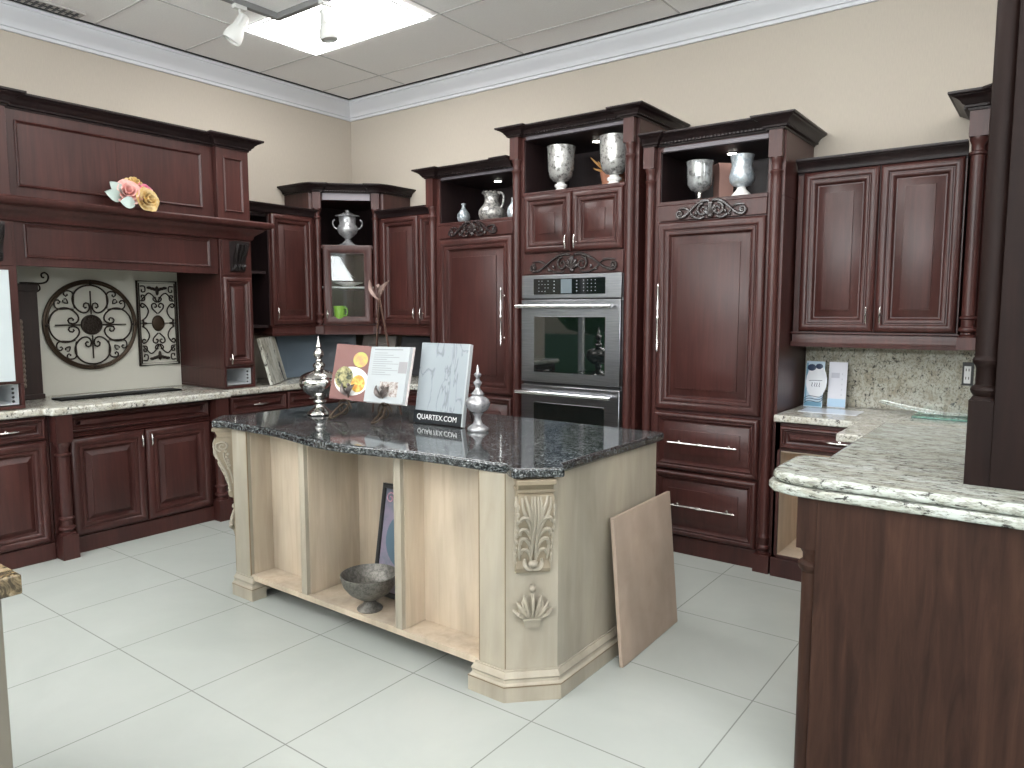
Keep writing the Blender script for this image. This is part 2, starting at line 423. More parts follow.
# dropped-ceiling grid (thin reveal lines between the tiles)
GR = plain('ceiling_grid', (.50, .49, .485), .7)
g = MB()
for k in range(-1, 7):
    x = .81 + 1.205 * k
    if .1 < x < RX: g.box(x - .005, x + .005, RY, -.1, CZ - .003, CZ)
for k in range(0, 15):
    y = -.405 - .61 * k
    g.box(.1, RX, y - .005, y + .005, CZ - .003, CZ)
struct('trim_2', g, GR)
struct('trim_3', MB().box(.10, RX, -.118, -.106, CZ - .006, CZ).box(.106, .118, RY, -.118, CZ - .006, CZ), BLACK)

# outside: grass and trees seen only as reflections
struct('ground_outside', MB().box(-30, 40, -40, -9.3, -.3, -.2).box(-30, -.3, -9.3, 20, -.3, -.2), plain('grass', (.10, .22, .05), .9))
LEAF = plain('foliage', (.14, .40, .12), .8)
m = MB()
for x0, y0, hh in ((-4.6, -4.2, 4.6), (-5.0, -8.4, 5.2), (-4.2, -13.0, 4.4), (-6.5, -6.0, 5.5), (-6.0, -10.8, 5.0), (2.0, -13.5, 4.5), (6.5, -14.5, 5.0)):
    m.lathe([(.16, -.2), (.11, hh * .5)], x0, y0, 8)
    for i in range(26):
        a = random.random() * 2 * PI; q = random.random() * 1.5; z = hh * (.30 + .65 * random.random())
        m.blob((x0 + q * math.cos(a), y0 + q * math.sin(a), z), (.7, .7, .55), 7, 5)
o = m.build('foliage', LEAF); o['kind'] = 'stuff'; tag(o, 'green leafy foliage outside the shop windows, mirrored in the oven door', 'foliage')

# ceiling fittings
t = thing('ceiling_light', 'bright white recessed fluorescent panel in the tiled ceiling', 'ceiling light', (1.378, -1.32, CZ - .012))
m = MB(); m.loft_rect(-.565, .565, -.303, .303, 0, [(0, 0), (0, .006), (.012, .006), (.014, .002)], cap=False)
m.build('frame', WHITE, t, M=R(PI / 2, 'X') @ Matrix.Scale(1, 4))
PANEL = emit('panel_glow', (1, .99, .97), 13.0)
MB().box(-.552, .552, -.29, .29, -.002, .010).build('diffuser', PANEL, t)
t = thing('ceiling_vent', 'slotted metal air vent in the ceiling close to the left cornice', 'vent', (.20, -2.72, CZ - .012))
MB().box(-.055, .055, -.37, .37, 0, .012).build('vent_frame', plain('vent_metal', (.45, .43, .41), .5), t)
m = MB()
for i in range(19): m.box(-.042, .042, -.35 + i * .0375, -.335 + i * .0375, -.003, .004)
for s in (-.0015, ): m.box(-.002, .002, -.35, .35, -.004, .003)
m.build('slats', BLACK, t)
t = thing('track_light', 'L-shaped ceiling track with two white spotlight heads', 'track light', (1.2, -1.62, CZ))
MB().prism([(-.018, .018), (1.3, .018), (1.3, -.018), (.018, -.018), (.018, -1.3), (-.018, -1.3)], -.035, -.001).build('track', plain('track_grey', (.20, .20, .20), .5), t)
SPOTW = plain('spot_white', (.62, .62, .60), .4)
def spot(x, y, rx, rz):
    m = MB(); M = T(x, y, -.035)
    q = MB(); q.box(-.017, .017, -.04, .04, -.022, 0); q.lathe([(.007, -.022), (.007, -.065)], seg=10); m.add(q, M)
    q = MB(); q.lathe([(.020, .06), (.030, .055), (.033, .02), (.036, -.02), (.052, -.065), (.056, -.10), (.050, -.115), (.044, -.10)], seg=20)
    q.box(-.006, .006, -.046, -.034, -.03, .05); q.box(-.006, .006, .034, .046, -.03, .05)
    m.add(q, M @ T(0, 0, -.105) @ R(rz) @ R(rx, 'Y'))
    h = m.build('spot_head', SPOTW, t)
    q = MB().lathe([(.040, -.104), (.038, -.100)], seg=16)
    MB().add(q, M @ T(0, 0, -.105) @ R(rz) @ R(rx, 'Y')).build('lamp_face', plain('lamp_face', (.75, .73, .70), .2), h)
spot(0, -.27, .5, .9); spot(.46, 0, -.15, .6)

RAIL_SHEEN = plain('rail_sheen_grey', (.13, .115, .13), .35)  # reflection on the top rail, painted in as a pale grey
# ------------------------------------------------------------------ tall cabinets on the back wall (local frame = world axes, front towards -y)
def tall_cab(name, label, X0, X1, yf, ztop, crown_path, posts, niche, face, group=None):
    """carcass with an open niche at the top: niche = (z0, z1), face = (x0, x1) between the posts"""
    t = thing(name, label, 'cabinet', ((X0 + X1) / 2, 0, 0)); ox = (X0 + X1) / 2
    fx0, fx1 = face[0] - ox, face[1] - ox; x0, x1 = X0 - ox, X1 - ox
    m = MB()
    m.box(x0, x1, yf, -.004, 0, niche[0] - .022)
    m.box(x0, fx0, yf, -.004, niche[0] - .022, ztop - .01); m.box(fx1, x1, yf, -.004, niche[0] - .022, ztop - .01)
    m.box(fx0, fx1, yf, -.004, niche[1], ztop - .01)
    c = m.build('carcass', CHERRY, t, .002)
    m = MB()
    m.box(fx0 - .001, fx1 + .001, -.02, -.006, niche[0] - .02, niche[1] + .002)
    m.box(fx0 - .001, fx0 + .004, yf + .012, -.02, niche[0] - .02, niche[1]); m.box(fx1 - .004, fx1 + .001, yf + .012, -.02, niche[0] - .02, niche[1])
    m.box(fx0, fx1, yf + .012, -.02, niche[1] - .006, niche[1] + .004)
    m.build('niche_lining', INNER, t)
    MB().box(fx0 - .004, fx1 + .004, yf - .010, -.022, niche[0] - .022, niche[0]).build('niche_shelf', CHERRY, t, .002)
    MB().box(fx0 + .02, fx1 - .002, yf - .006, yf + .004, niche[1] - .004, niche[1] + .020).build('rail_sheen', RAIL_SHEEN, t, .001)  # strip added to carry the painted reflection of the rail
    for px, z0, z1, st, sb in posts: post(t, px - ox, yf - .012, z0, z1, .0275, st, sb, hb=.0345, hbb=.044)
    crown(t, [(p[0] - ox, p[1]) for p in crown_path], posts[0][2], ztop, .070)
    return t, ox
# left tall cabinet
yf = -.53
c1, ox = tall_cab('tall_cabinet', 'dark cherry tall cabinet left of the ovens, mosaic jug in its open top', 1.455, 2.250, yf, 2.472,
    [(1.455, -.004), (1.455, yf - .047), (1.545, yf - .047), (1.545, yf - .012), (2.17, yf - .012), (2.17, yf - .045), (2.249, yf - .045)],
    [(1.494, 0, 2.408, .20, .10)], (2.085, 2.395), (1.556, 2.238))
def panel_fridge(t, x0, x1, hx, yf):
    d = door(t, 'door', x0, x1, .865, 1.965, yf - .001, fw=.085, raised=.05, depth=1.25)
    bar_pull(d, hx, yf - .02, 1.41, .40, True, .0055, .042)
    for z0, z1, hz in ((.508, .852, .68), (.112, .500, .305)):
        q = door(t, 'drawer', x0, x1, z0, z1, yf - .001, fw=.055, raised=.05, depth=1.25)
        bar_pull(q, (x0 + x1) / 2, yf - .025, hz, .42, False, .0055, .042)
    MB().box(x0, x1, yf - .012, yf, .0, .105).build('kick_board', CHERRY, t, .003)
    MB().box(x0, x1, yf - .014, yf, 1.972, 2.062).build('rail', CHERRY, t, .003)
panel_fridge(c1, 1.562 - ox, 2.232 - ox, 2.165 - ox, yf)
applique(c1, 1.880 - ox, 2.026, .45, .098, yf - .014)
puck(c1, 1.915 - ox, -.30, 2.389)
# right tall cabinet
c3, ox = tall_cab('tall_cabinet', 'dark cherry tall cabinet right of the ovens, two long drawer handles near the floor', 3.212, 4.026, yf, 2.472,
    [(3.213, yf - .045), (3.295, yf - .045), (3.295, yf - .012), (3.935, yf - .012), (3.935, yf - .047), (4.026, yf - .047), (4.026, -.004)],
    [(3.250, 0, 2.402, .12, .10), (3.982, 0, 2.402, .14, .10)], (2.085, 2.375), (3.305, 3.935))
panel_fridge(c3, 3.305 - ox, 3.938 - ox, 3.333 - ox, yf)
applique(c3, 3.625 - ox, 2.022, .42, .098, yf - .014)
puck(c3, 3.646 - ox, -.30, 2.369)
# oven cabinet
yo = -.57
c2, ox = tall_cab('oven_cabinet', 'tallest dark cherry cabinet, around the built-in steel double oven', 2.256, 3.186, yo, 2.643,
    [(2.256, -.004), (2.256, yo - .047), (2.345, yo - .047), (2.345, yo - .012), (3.09, yo - .012), (3.09, yo - .047), (3.186, yo - .047), (3.186, -.004)],
    [(2.294, 0, 2.582, .14, .10), (3.136, 0, 2.582, .14, .10)], (2.222, 2.566), (2.345, 3.092))
for a, b, hx in ((2.360, 2.724, 2.695), (2.732, 3.092, 2.762)):
    q = door(c2, 'door', a - ox, b - ox, 1.828, 2.200, yo - .001, fw=.072, raised=.05, depth=1.2)
    small_pull(q, hx - ox, yo - .022, 1.885)
MB().box(2.356 - ox, 3.096 - ox, yo - .012, yo, 1.690, 1.820).build('rail', CHERRY, c2, .003)
applique(c2, 2.735 - ox, 1.752, .68, .118, yo - .012)
MB().box(2.356 - ox, 3.096 - ox, yo - .012, yo, .0, .105).build('kick_board', CHERRY, c2, .003)
q = door(c2, 'drawer', 2.360 - ox, 3.092 - ox, .115, .335, yo - .001, fw=.05, raised=.04)
bar_pull(q, 2.726 - ox, yo - .02, .225, .3, False)
puck(c2, 2.735 - ox, -.30, 2.560)
# double wall oven (a separate appliance set into the cabinet)
o = thing('double_oven', 'stainless steel double wall oven with black window doors', 'oven', (2.728, yo - .002, .35)); Z = .35
def oz(z): return z - Z
MB().box(-.372, .372, -.012, 0, oz(.352), oz(1.680)).build('face_frame', STEEL, o, .002)
cp = MB().box(-.372, .372, -.036, -.012, oz(1.532), oz(1.682)).build('control_panel', STEEL, o, .003)
MB().box(-.275, .262, -.039, -.036, oz(1.556), oz(1.658)).build('control_glass', BLACKG, cp, .003)
MB().box(-.062, .020, -.0402, -.039, oz(1.562), oz(1.652)).build('display', plain('display_grey', (.13, .16, .18), .2), cp)
BTN = plain('button_grey', (.30, .32, .34), .4)
def button(x0, x1, z0, z1): MB().box(x0, x1, -.0403, -.039, z0, z1).build('button', BTN, cp)
for i in range(4):
    for j in range(4):
        if (i * 3 + j) % 5 != 4: button(-.235 + i * .024, -.229 + i * .024, oz(1.575) + j * .022, oz(1.579) + j * .022)
        button(.105 + i * .028, .111 + i * .028, oz(1.575) + j * .022, oz(1.579) + j * .022)
    button(-.117, -.109, oz(1.574) + i * .021, oz(1.580) + i * .021); button(.053, .061, oz(1.574) + i * .021, oz(1.580) + i * .021)
for zb, zt, hz, w0, w1 in ((.985, 1.522, 1.480, 1.050, 1.415), (.362, .962, .915, .44, .850)):
    m = MB().box(-.372, .372, -.042, -.012, oz(zb), oz(zt)); d = m.build('oven_door', STEEL, o, .004)
    MB().loft_rect(-.268, .268, oz(w0), oz(w1), -.042, [(0, 0), (.002, .003), (.010, .003)]).build('door_glass', OVENG, d)
    m = MB(); m.tube([(-.385, -.090, oz(hz)), (.335, -.090, oz(hz))], .0125, 12)
    for x in (-.30, .30): m.tube([(x, -.042, oz(hz)), (x, -.088, oz(hz))], .009, 8)
    m.build('handle', CHROME, d, label='round chrome bar handle')
for zb in (.966, 1.524):
    MB().box(-.366, .366, -.030, -.012, oz(zb), oz(zb + .008 if zb > 1 else .982)).build('vent_gap', BLACK, o)

# ------------------------------------------------------------------ wall cabinets
def wall_cab(name, label, loc, rot, x0, x1, dep, z0, z1, doors, rail=.08, zcrown=None, cpath=None, dent=False, fill=()):
    t = thing(name, label, 'cabinet', loc, rot)
    m = MB().box(x0, x1, -dep, -.004, z0 + rail - .003, z1 + .02)
    for a in fill: m.box(*a)
    m.build('carcass', CHERRY, t, .002)
    MB().sweep([(x0, -.02), (x0, -dep - .012), (x1, -dep - .012), (x1, -.02)], [(-.02, z0), (.004, z0), (.006, z0 + .02), (-.002, z0 + .03), (-.002, z0 + rail - .012), (.008, z0 + rail - .006), (.008, z0 + rail), (-.02, z0 + rail)]).build('light_rail', CHERRY, t)
    for a, b, hx in doors:
        d = door(t, 'door', a, b, z0 + rail + .004, z1 - .002, -dep - .001, fw=.075, raised=.045, depth=1.2)
        if hx is not None: small_pull(d, hx, -dep - .022, z0 + rail + .095)
    if cpath: crown(t, cpath, zcrown[0], zcrown[1], .055, dent)
    return t
# right of the tall cabinets
wr = wall_cab('wall_cabinet', 'dark cherry two-door wall cabinet above the speckled stone splash', (4.44, 0, 0), 0, -.404, .394, .33, 1.255, 2.200,
    [(-.370, .008, -.022), (.014, .386, .045)], zcrown=(2.190, 2.270), cpath=[(-.404, -.33), (.394, -.33)])
# corner cabinet with its post, mostly hidden behind the near column
cc = thing('corner_cabinet', 'dark corner cabinet with turned post and crown, partly hidden by the near column', 'cabinet', (4.84, 0, 0))
MB().prism([(.004, -.004), (.004, -.33), (.09, -.345), (.50, -.755), (.90, -.755), (.90, -.004)], 1.258, 2.40).build('carcass', CHERRY, cc, .002)
post(cc, .038, -.372, 1.262, 2.405, .029, .13, .06, hb=.040)
crown(cc, [(-.004, -.01), (-.004, -.418), (.082, -.418), (.50, -.80), (.9, -.80)], 2.395, 2.475, .085)
q = MB().loft_rect(.02, .48, 1.34, 2.36, 0, [(0, 0), (0, .018), (.07, .02), (.075, .008), (.11, .016)]); q.build('door', CHERRY, cc, M=T(.115, -.375, 0) @ R(-PI / 4))
# back wall, left of the tall cabinets
wall_cab('wall_cabinet', 'dark cherry wall cabinet between the corner cabinet and the tall cabinet', (1.06, 0, 0), 0, -.375, .397, .33, 1.255, 2.200,
    [(-.320, .095, .062), (.101, .390, .135)], zcrown=(2.190, 2.262), cpath=[(-.36, -.33), (.397, -.33)])
# left wall, right of the hood (local x runs towards the back wall)
wl = wall_cab('wall_cabinet', 'narrow dark cherry wall cabinet beside the range hood, one door and open end shelf', (0, -.98, 0), PI / 2, -.150, .292, .33, 1.255, 2.200,
    [(-.142, .255, -.112)], zcrown=(2.190, 2.262), cpath=[(-.455, -.33), (.292, -.33)])
m = MB(); m.box(-.455, -.152, -.30, -.004, 1.320, 1.340); m.box(-.455, -.152, -.018, -.004, 1.34, 2.19); m.box(-.437, -.152, -.29, -.018, 1.735, 1.755); m.box(-.455, -.152, -.30, -.004, 2.17, 2.19); m.box(-.455, -.437, -.30, -.018, 1.34, 2.17); m.box(-.158, -.152, -.325, -.018, 1.34, 2.17)
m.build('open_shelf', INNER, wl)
# diagonal corner cabinet: local frame turned 45 degrees, front edge from x=-.244 to .244 at y=0
dc = thing('corner_cabinet', 'taller diagonal corner cabinet with glass door and silver urn in its open top', 'cabinet', (.5075, -.5075, 0), PI / 4)
pent = [(-.244, 0), (.244, 0), (.472, .228), (0, .700), (-.472, .228)]
m = MB(); m.prism(pent, 1.258, 1.385); m.prism(pent, 1.955, 1.978); m.prism(pent, 2.345, 2.41)
for s in (-1, 1):
    m.prism([(s * .244, 0), (s * .472, .228), (s * .458, .242), (s * .222, .006)], 1.345, 2.345)
    m.prism([(s * .472, .228), (0, .700), (0, .682), (s * .455, .228)], 1.345, 2.345)
m.build('carcass', CHERRY, dc)
m = MB()
for s in (-1, 1):
    m.prism([(s * .225, .012), (s * .452, .236), (s * .445, .243), (s * .218, .016)], 1.979, 2.344)
    m.prism([(s * .452, .236), (0, .680), (0, .668), (s * .444, .228)], 1.979, 2.344)
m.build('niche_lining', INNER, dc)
for s in (-1, 1): post(dc, s * .232, -.018, 1.262, 2.405, .024, .13, .06, hb=.032)
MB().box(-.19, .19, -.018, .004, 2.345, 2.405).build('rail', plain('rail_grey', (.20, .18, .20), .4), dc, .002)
MB().sweep([(-.244, -.004), (.244, -.004)], [(-.02, 1.255), (.012, 1.255), (.012, 1.32), (.018, 1.33), (-.02, 1.335)]).build('light_rail', CHERRY, dc)
d = MB().loft_rect(-.198, .198, 1.338, 1.985, -.002, [(0, 0), (0, .016), (.012, .023), (.030, .023), (.055, .016), (.060, .010), (.066, .010), (.066, -.001)], cap=False).build('glass_door', CHERRY, dc)
MB().box(-.134, .134, -.006, -.002, 1.402, 1.922).build('pane', GLASS, d)
small_pull(d, -.170, -.024, 1.425, .07)
MB().prism([(-.20, .02), (.20, .02), (.40, .22), (0, .62), (-.40, .22)], 1.635, 1.650).build('shelf', plain('shelf_edge', (.62, .66, .66), .2), dc)
for s_ in (-1, 1): MB().prism([(s_ * .252, -.012), (s_ * .297, -.0245), (s_ * .517, .195), (s_ * .474, .2295), (s_ * .2455, .0005)], 2.268, 2.405).build('side_collar', CHERRY, dc)
crown(dc, [(-.517, .195), (-.297, -.0255), (-.255, -.050), (-.19, -.050), (-.18, -.026), (.18, -.026), (.19, -.050), (.255, -.050), (.297, -.0255), (.517, .195)], 2.400, 2.468, .072)

# ------------------------------------------------------------------ range hood and its side columns on the left wall (local x runs towards the back wall, front towards -y)
h = thing('range_hood', 'wide dark cherry hood canopy with mantel shelf over the cooktop', 'range hood', (0, -2.32, 0), PI / 2)
MB().box(-.62, .62, -.535, -.004, 2.075, 2.57).build('canopy', CHERRY, h, .002)
m = MB()
m.loft_rect(-.57, .535, 2.142, 2.505, -.535, [(0, .0), (0, .007), (.006, .012), (.012, .007), (.016, .0)], cap=False)
m.box(-.022, -.020, -.5365, -.535, 2.16, 2.49)
m.build('panel_moulding', CHERRY, h)
for s_ in (-1, 1):
    x = s_ * .744
    q = MB().box(x - .123, x + .123, -.578, -.004, 2.075, 2.57).build('pilaster', CHERRY, h, .002)
    MB().loft_rect(x - .072, x + .072, 2.135, 2.500, -.578, [(0, 0), (0, .006), (.005, .011), (.010, .006), (.013, 0)], cap=False).build('panel_moulding', CHERRY, q)
crown(h, [(-.868, -.004), (-.868, -.58), (-.62, -.58), (-.62, -.535), (.62, -.535), (.62, -.58), (.868, -.58), (.868, -.004)], 2.56, 2.642, .080, False)
MP = [(-.03, 1.947), (.004, 1.947), (.010, 1.957), (.014, 1.975), (.035, 1.992), (.06, 2.010), (.068, 2.022), (.10, 2.030), (.112, 2.038), (.118, 2.050), (.118, 2.062), (.108, 2.072), (-.03, 2.072)]
m = MB().sweep([(-.868, -.004), (-.868, -.583), (.868, -.583), (.868, -.004)], MP)
m.box(-.86, .86, -.575, -.004, 2.050, 2.0715)
m.build('mantel_shelf', CHERRY, h)
MB().box(-.618, .618, -.56, -.53, 1.703, 1.948).build('fascia', CHERRY, h, .002)
MB().loft_rect(-.565, .560, 1.748, 1.935, -.56, [(0, 0), (0, .006), (.006, .010), (.013, .005), (.018, 0.0), (.020, .001)], cap=False).build('fascia_moulding', CHERRY, h)
MB().box(-.616, .616, -.528, -.02, 1.86, 1.90).build('filter_plate', BLACK, h)

def hood_column(label, yc, mirror, white):
    s = -1 if mirror else 1
    t = thing('column_cabinet', label, 'cabinet', (0, yc, .902), PI / 2); Z0 = .902
    def z(v): return v - Z0
    m = MB(); a, b = -.122, .122
    for x in (a, b - .018): m.box(x, x + .018, -.58, -.004, z(.920), z(1.045))
    m.box(a, b, -.58, -.004, z(1.045), z(1.945)); m.box(a, b, -.58, -.004, z(.903), z(.920)); m.box(a + .018, b - .018, -.03, -.004, z(.92), z(1.045))
    m.build('carcass', CHERRY, t, .002)
    if white:
        d = MB().loft_rect(-.115, .076, z(1.062), z(1.675), -.581, [(0, 0), (0, .016), (.002, .018)]).build('door', plain('gloss_white', (.54, .60, .62), .12), t, label='glossy white door')
    else:
        d = door(t, 'door', -.112, .112, z(1.062), z(1.685), -.581, fw=.058, raised=.022)
        small_pull(d, -.085, -.605, z(1.115), .07)
    # carved corbel over the door
    m = MB(); m.box(-.108, .108, -.586, -.58, z(1.70), z(1.935)); m.build('corbel_panel', CHERRY, t, .002)
    m = MB()
    prof = [(-.586, 1.93), (-.665, 1.93), (-.668, 1.90), (-.65, 1.86), (-.625, 1.82), (-.615, 1.78), (-.62, 1.75), (-.61, 1.73), (-.586, 1.72)]
    rs = [[(x, p[0], z(p[1])) for p in prof] for x in (-.052, .052)]
    m.rings(rs, True, True, False)
    for k in (-1, 0, 1):
        m.tube([(k * .03, -.67, z(1.91)), (k * .034, -.658, z(1.865)), (k * .026, -.632, z(1.825)), (k * .018, -.622, z(1.79))], [.013, .012, .009, .004], 6)
        m.blob((k * .03, -.625, z(1.755)), (.014, .012, .020))
        m.tube([(k * .045, -.61, z(1.735)), (k * .03, -.64, z(1.765))], [.006, .010], 6)
    m.build('corbel', plain('carved_dark', (.014, .011, .011), .3), t)
    # little open cubby with a folded sample box
    m = MB(); m.loft_rect(-.098, .098, z(.927), z(1.04), -.56, [(0, 0), (.002, -.001), (.008, -.20), (.03, -.36)])
    m.build('cubby_lining', plain('cubby_grey', (.62, .64, .66), .35), t)
    m = MB()
    for i in range(4): m.lathe([(.010, -.004), (.010, .004)], seg=10)
    m = MB()
    for i in range(4): m.blob((.07, -.562, z(.945 + i * .024)), (.008, .006, .008))
    m.build('ring_clips', BLACK, t)
hood_column('narrow dark column cabinet right of the cooktop alcove, raised-panel wood door', -1.578, False, False)
hood_column('narrow column cabinet at the left edge with a glossy white door', -3.060, True, True)

ALC = plain('alcove_board', (.57, .56, .495), .6)
tag(MB().box(.002, .016, -2.935, -1.704, .902, 1.86).build('backsplash_board', ALC), 'plain off-white board lining the alcove behind the cooktop', 'backsplash')

# round iron medallion on the alcove board (local x along the wall, z up, thickness in y)
t = thing('wall_medallion', 'round wrought iron scroll medallion hung on the off-white alcove board', 'wall decoration', (.036, -2.323, 1.358), PI / 2)
m = MB(); Rr = .290
for r, q, d in ((Rr, .011, 0), (Rr - .012, .008, -.008)):
    m.tube([(r * math.cos(2 * PI * i / 64), d, r * math.sin(2 * PI * i / 64)) for i in range(64)], q, 8, True)
m.build('outer_ring', BRONZE, t, label='bronze-brown ring')
m = MB(); w_ = .0056
for k in range(4):
    a = k * PI / 2; M = R(a, 'Y')
    q = MB()
    q.tube([(0, 0, .07), (0, 0, .225)], .0048, 6)
    for s in (-1, 1):
        # big C scroll of each petal, ending in a curl near the hub
        pts = [(s * .112 * math.sin(t_), 0, .165 + .098 * math.cos(t_)) for t_ in [i * 2.35 / 14 for i in range(15)]]
        e = pts[-1]; pts += [(s * x, y, z_) for x, y, z_ in bez((abs(e[0]), 0, e[2]), (.05, 0, .068), (.012, 0, .078), (.008, 0, .118), 6)[1:]]
        pts += [(s * x, y, z_) for x, y, z_ in [(.014, 0, .140), (.030, 0, .146), (.043, 0, .138), (.046, 0, .122), (.036, 0, .112), (.028, 0, .118)]]
        q.tube(pts, w_, 6)
    q.blob((0, -.010, .277), (.013, .010, .013))
    m.add(q, M)
    q = MB()
    for s in (-1, 1):                                  # heart in each corner
        pts = bez((s * .006, 0, .148), (s * .030, 0, .200), (s * .092, 0, .208), (s * .066, 0, .250), 12) + [(s * x, 0, z_) for x, z_ in ((.052, .264), (.034, .266), (.024, .254), (.026, .240), (.038, .238), (.042, .246))]
        q.tube(pts, w_ * .9, 6)
        q.tube([(s * x, 0, z_) for x, z_ in ((.000, .200), (.010, .214), (.014, .228), (.004, .236))], w_ * .8, 6)
    m.add(q, M @ R(PI / 4, 'Y'))
m.build('scrollwork', IRON, t)
m = MB(); m.add(MB().lathe([(.004, .012), (.03, .014), (.045, .010), (.056, .012), (.066, .006), (.068, -.006)], seg=32), R(PI / 2, 'X'))
for i in range(22):
    a = i * 2.4; r = .012 * math.sqrt(i) ; m.blob((r * math.cos(a), -.013, r * math.sin(a)), (.006, .005, .006), 6, 4)
m.build('hub', IRON, t)
# rectangular iron panel beside it
t = thing('wall_panel', 'tall rectangular iron scroll panel beside the round medallion', 'wall decoration', (.034, -1.868, 1.362), PI / 2)
W, H = .143, .298
m = MB()
for ww, rr in ((0, .009), (.014, .0045)):
    m.tube([(-W + ww, 0, -H + ww), (W - ww, 0, -H + ww), (W - ww, 0, H - ww), (-W + ww, 0, H - ww)], rr, 6, True)
m.build('frame', IRON, t)
m = MB()
for sz in (-1, 1):
    for s in (-1, 1):
        def P(l): return crom([(s * x, 0, sz * z_) for x, z_ in l])
        m.tube(P([(.004, .070), (.020, .085), (.040, .108), (.042, .132), (.022, .142), (.008, .128), (.012, .115), (.022, .116)]), .0050, 6)
        m.tube(P([(.004, .150), (.020, .158), (.030, .172), (.022, .186), (.010, .180)]), .0046, 6)
        m.tube(P([(.002, .150), (.025, .190), (.060, .215), (.090, .190), (.112, .168)]), .0050, 6)
        m.tube(P([(.118, .020), (.085, .045), (.068, .090), (.090, .130), (.114, .140), (.120, .122), (.106, .112), (.096, .122)]), .0050, 6)
        m.tube(P([(.120, .160), (.092, .165), (.092, .195), (.112, .198), (.112, .182)]), .0046, 6)
        m.tube(P([(.120, .262), (.090, .262), (.086, .228), (.108, .222), (.110, .240)]), .0046, 6)
        for k in range(3):                              # leaf spray top and bottom
            m.blob((s * (.012 + .022 * k), -.002, sz * (.240 + .006 * k)), (.020, .005, .011), 6, 4)
    m.blob((0, -.002, sz * .232), (.014, .006, .036), 6, 4)
for s in (-1, 1):
    m.tube([(s * .045, 0, 0), (s * .125, 0, 0)], .003, 6)
    m.blob((s * .098, -.002, 0), (.022, .005, .009), 6, 4); m.blob((s * .108, -.002, .0), (.008, .005, .034), 6, 4)
m.build('scrollwork', IRON, t)
m = MB(); q = MB().lathe([(.003, .010), (.03, .010), (.042, .006), (.046, -.004)], seg=24); m.add(q, Matrix.Scale(1.25, 4, (0, 0, 1)) @ R(PI / 2, 'X'))
m.build('hub', BRONZE, t, label='bronze oval boss')
# dark carved pilaster sample standing at the left of the alcove
t = thing('pilaster_sample', 'tall dark wooden pilaster standing at the left side of the alcove', 'wood sample', (.085, -2.735, .902), PI / 2)
MB().box(-.058, .058, -.05, .05, .03, .67).box(-.066, .066, -.058, .058, 0, .03).box(-.064, .064, -.056, .056, .67, .715).build('shaft', DARKW, t, .003)
m = MB()
for i in range(14): m.blob((-.045, -.055, .09 + i * .03), (.012, .010, .018), 6, 4)
m.build('carved_strip', plain('worn_carving', (.16, .13, .10), .5), t, label='worn pale carving')
# iron scroll finial resting on top of it
m = MB()
m.tube(crom([(-.04, 0, 0), (.02, 0, 0), (.075, 0, -.002), (.112, 0, .012), (.122, 0, .045), (.104, 0, .066), (.084, 0, .056), (.086, 0, .038), (.098, 0, .036)]), .0055, 6)
m.tube(crom([(.03, 0, 0), (.064, 0, -.012), (.070, 0, -.038), (.054, 0, -.052), (.044, 0, -.044)]), .005, 6)
o = m.build('iron_scroll', IRON); o.location = (.12, -2.725, 1.6235); o.rotation_euler = (0, 0, PI / 2)
tag(o, 'small black iron scroll bracket curling out above the dark pilaster', 'bracket')

# ------------------------------------------------------------------ base cabinets along the left wall
def base_front(t, x0, x1, y, dz, drawer=True, doors=2, pulls=True):
    if drawer:
        q = door(t, 'drawer', x0, x1, .715, .845, y, fw=.038, raised=.026)
        if pulls: small_pull(q, (x0 + x1) / 2, y - .020, .780, .12, False)
    n = doors; w = (x1 - x0) / n
    for i in range(n):
        a, b = x0 + i * w + .002, x0 + (i + 1) * w - .002
        q = door(t, 'door', a, b, .108, .705, y, fw=.075, raised=.034, depth=1.15)
        hx = (b - .03 if i == 0 else a + .03) if n == 2 else a + .03
        small_pull(q, hx, y - .020, .640)
b1 = thing('base_cabinet', 'dark cherry cooktop base cabinet with two doors and turned end posts', 'cabinet', (0, -2.285, 0), PI / 2)
MB().box(-.545, .545, -.585, -.004, .0, .853).build('carcass', CHERRY, b1, .002)
q = door(b1, 'false_drawer', -.445, .445, .735, .843, -.586, fw=.036, raised=.03)
MB().sweep([(-.450, -.58), (.450, -.58)], [(-.005, .700), (.012, .700), (.022, .708), (.012, .716), (.022, .722), (.008, .730), (-.005, .732)]).build('mid_moulding', CHERRY, b1)
for i, (a, b) in enumerate(((-.447, -.002), (.002, .447))):
    q = door(b1, 'door', a, b, .106, .700, -.586, fw=.085, raised=.034, depth=1.15)
    small_pull(q, (-.03, .03)[i], -.608, .632, .075)
MB().box(-.545, .545, -.600, -.585, 0, .098).build('kick_board', CHERRY, b1, .003)
for s in (-1, 1): post(b1, s * .498, -.632, 0, .853, .034, .16, .145, hb=.045)
b2 = thing('base_cabinet', 'dark cherry base cabinet at the left edge, left of the cooktop cabinet', 'cabinet', (0, -3.29, 0), PI / 2)
MB().box(-.40, .455, -.585, -.004, 0, .853).build('carcass', CHERRY, b2, .002)
for a, b in ((-.39, .02), (.03, .440)): base_front(b2, a, b, -.586, 0, True, 1)
MB().box(-.40, .455, -.597, -.585, 0, .10).build('kick_board', CHERRY, b2, .003)
b3 = thing('base_cabinet', 'dark cherry drawer base behind the island, between cooktop cabinet and room corner', 'cabinet', (0, -1.18, 0), PI / 2)
MB().box(-.555, .555, -.585, -.004, 0, .853).build('carcass', CHERRY, b3, .002)
for a, b in ((-.50, -.03), (-.02, .46)): base_front(b3, a, b, -.586, 0, True, 1)
MB().box(-.555, .555, -.597, -.585, 0, .10).build('kick_board', CHERRY, b3, .003)
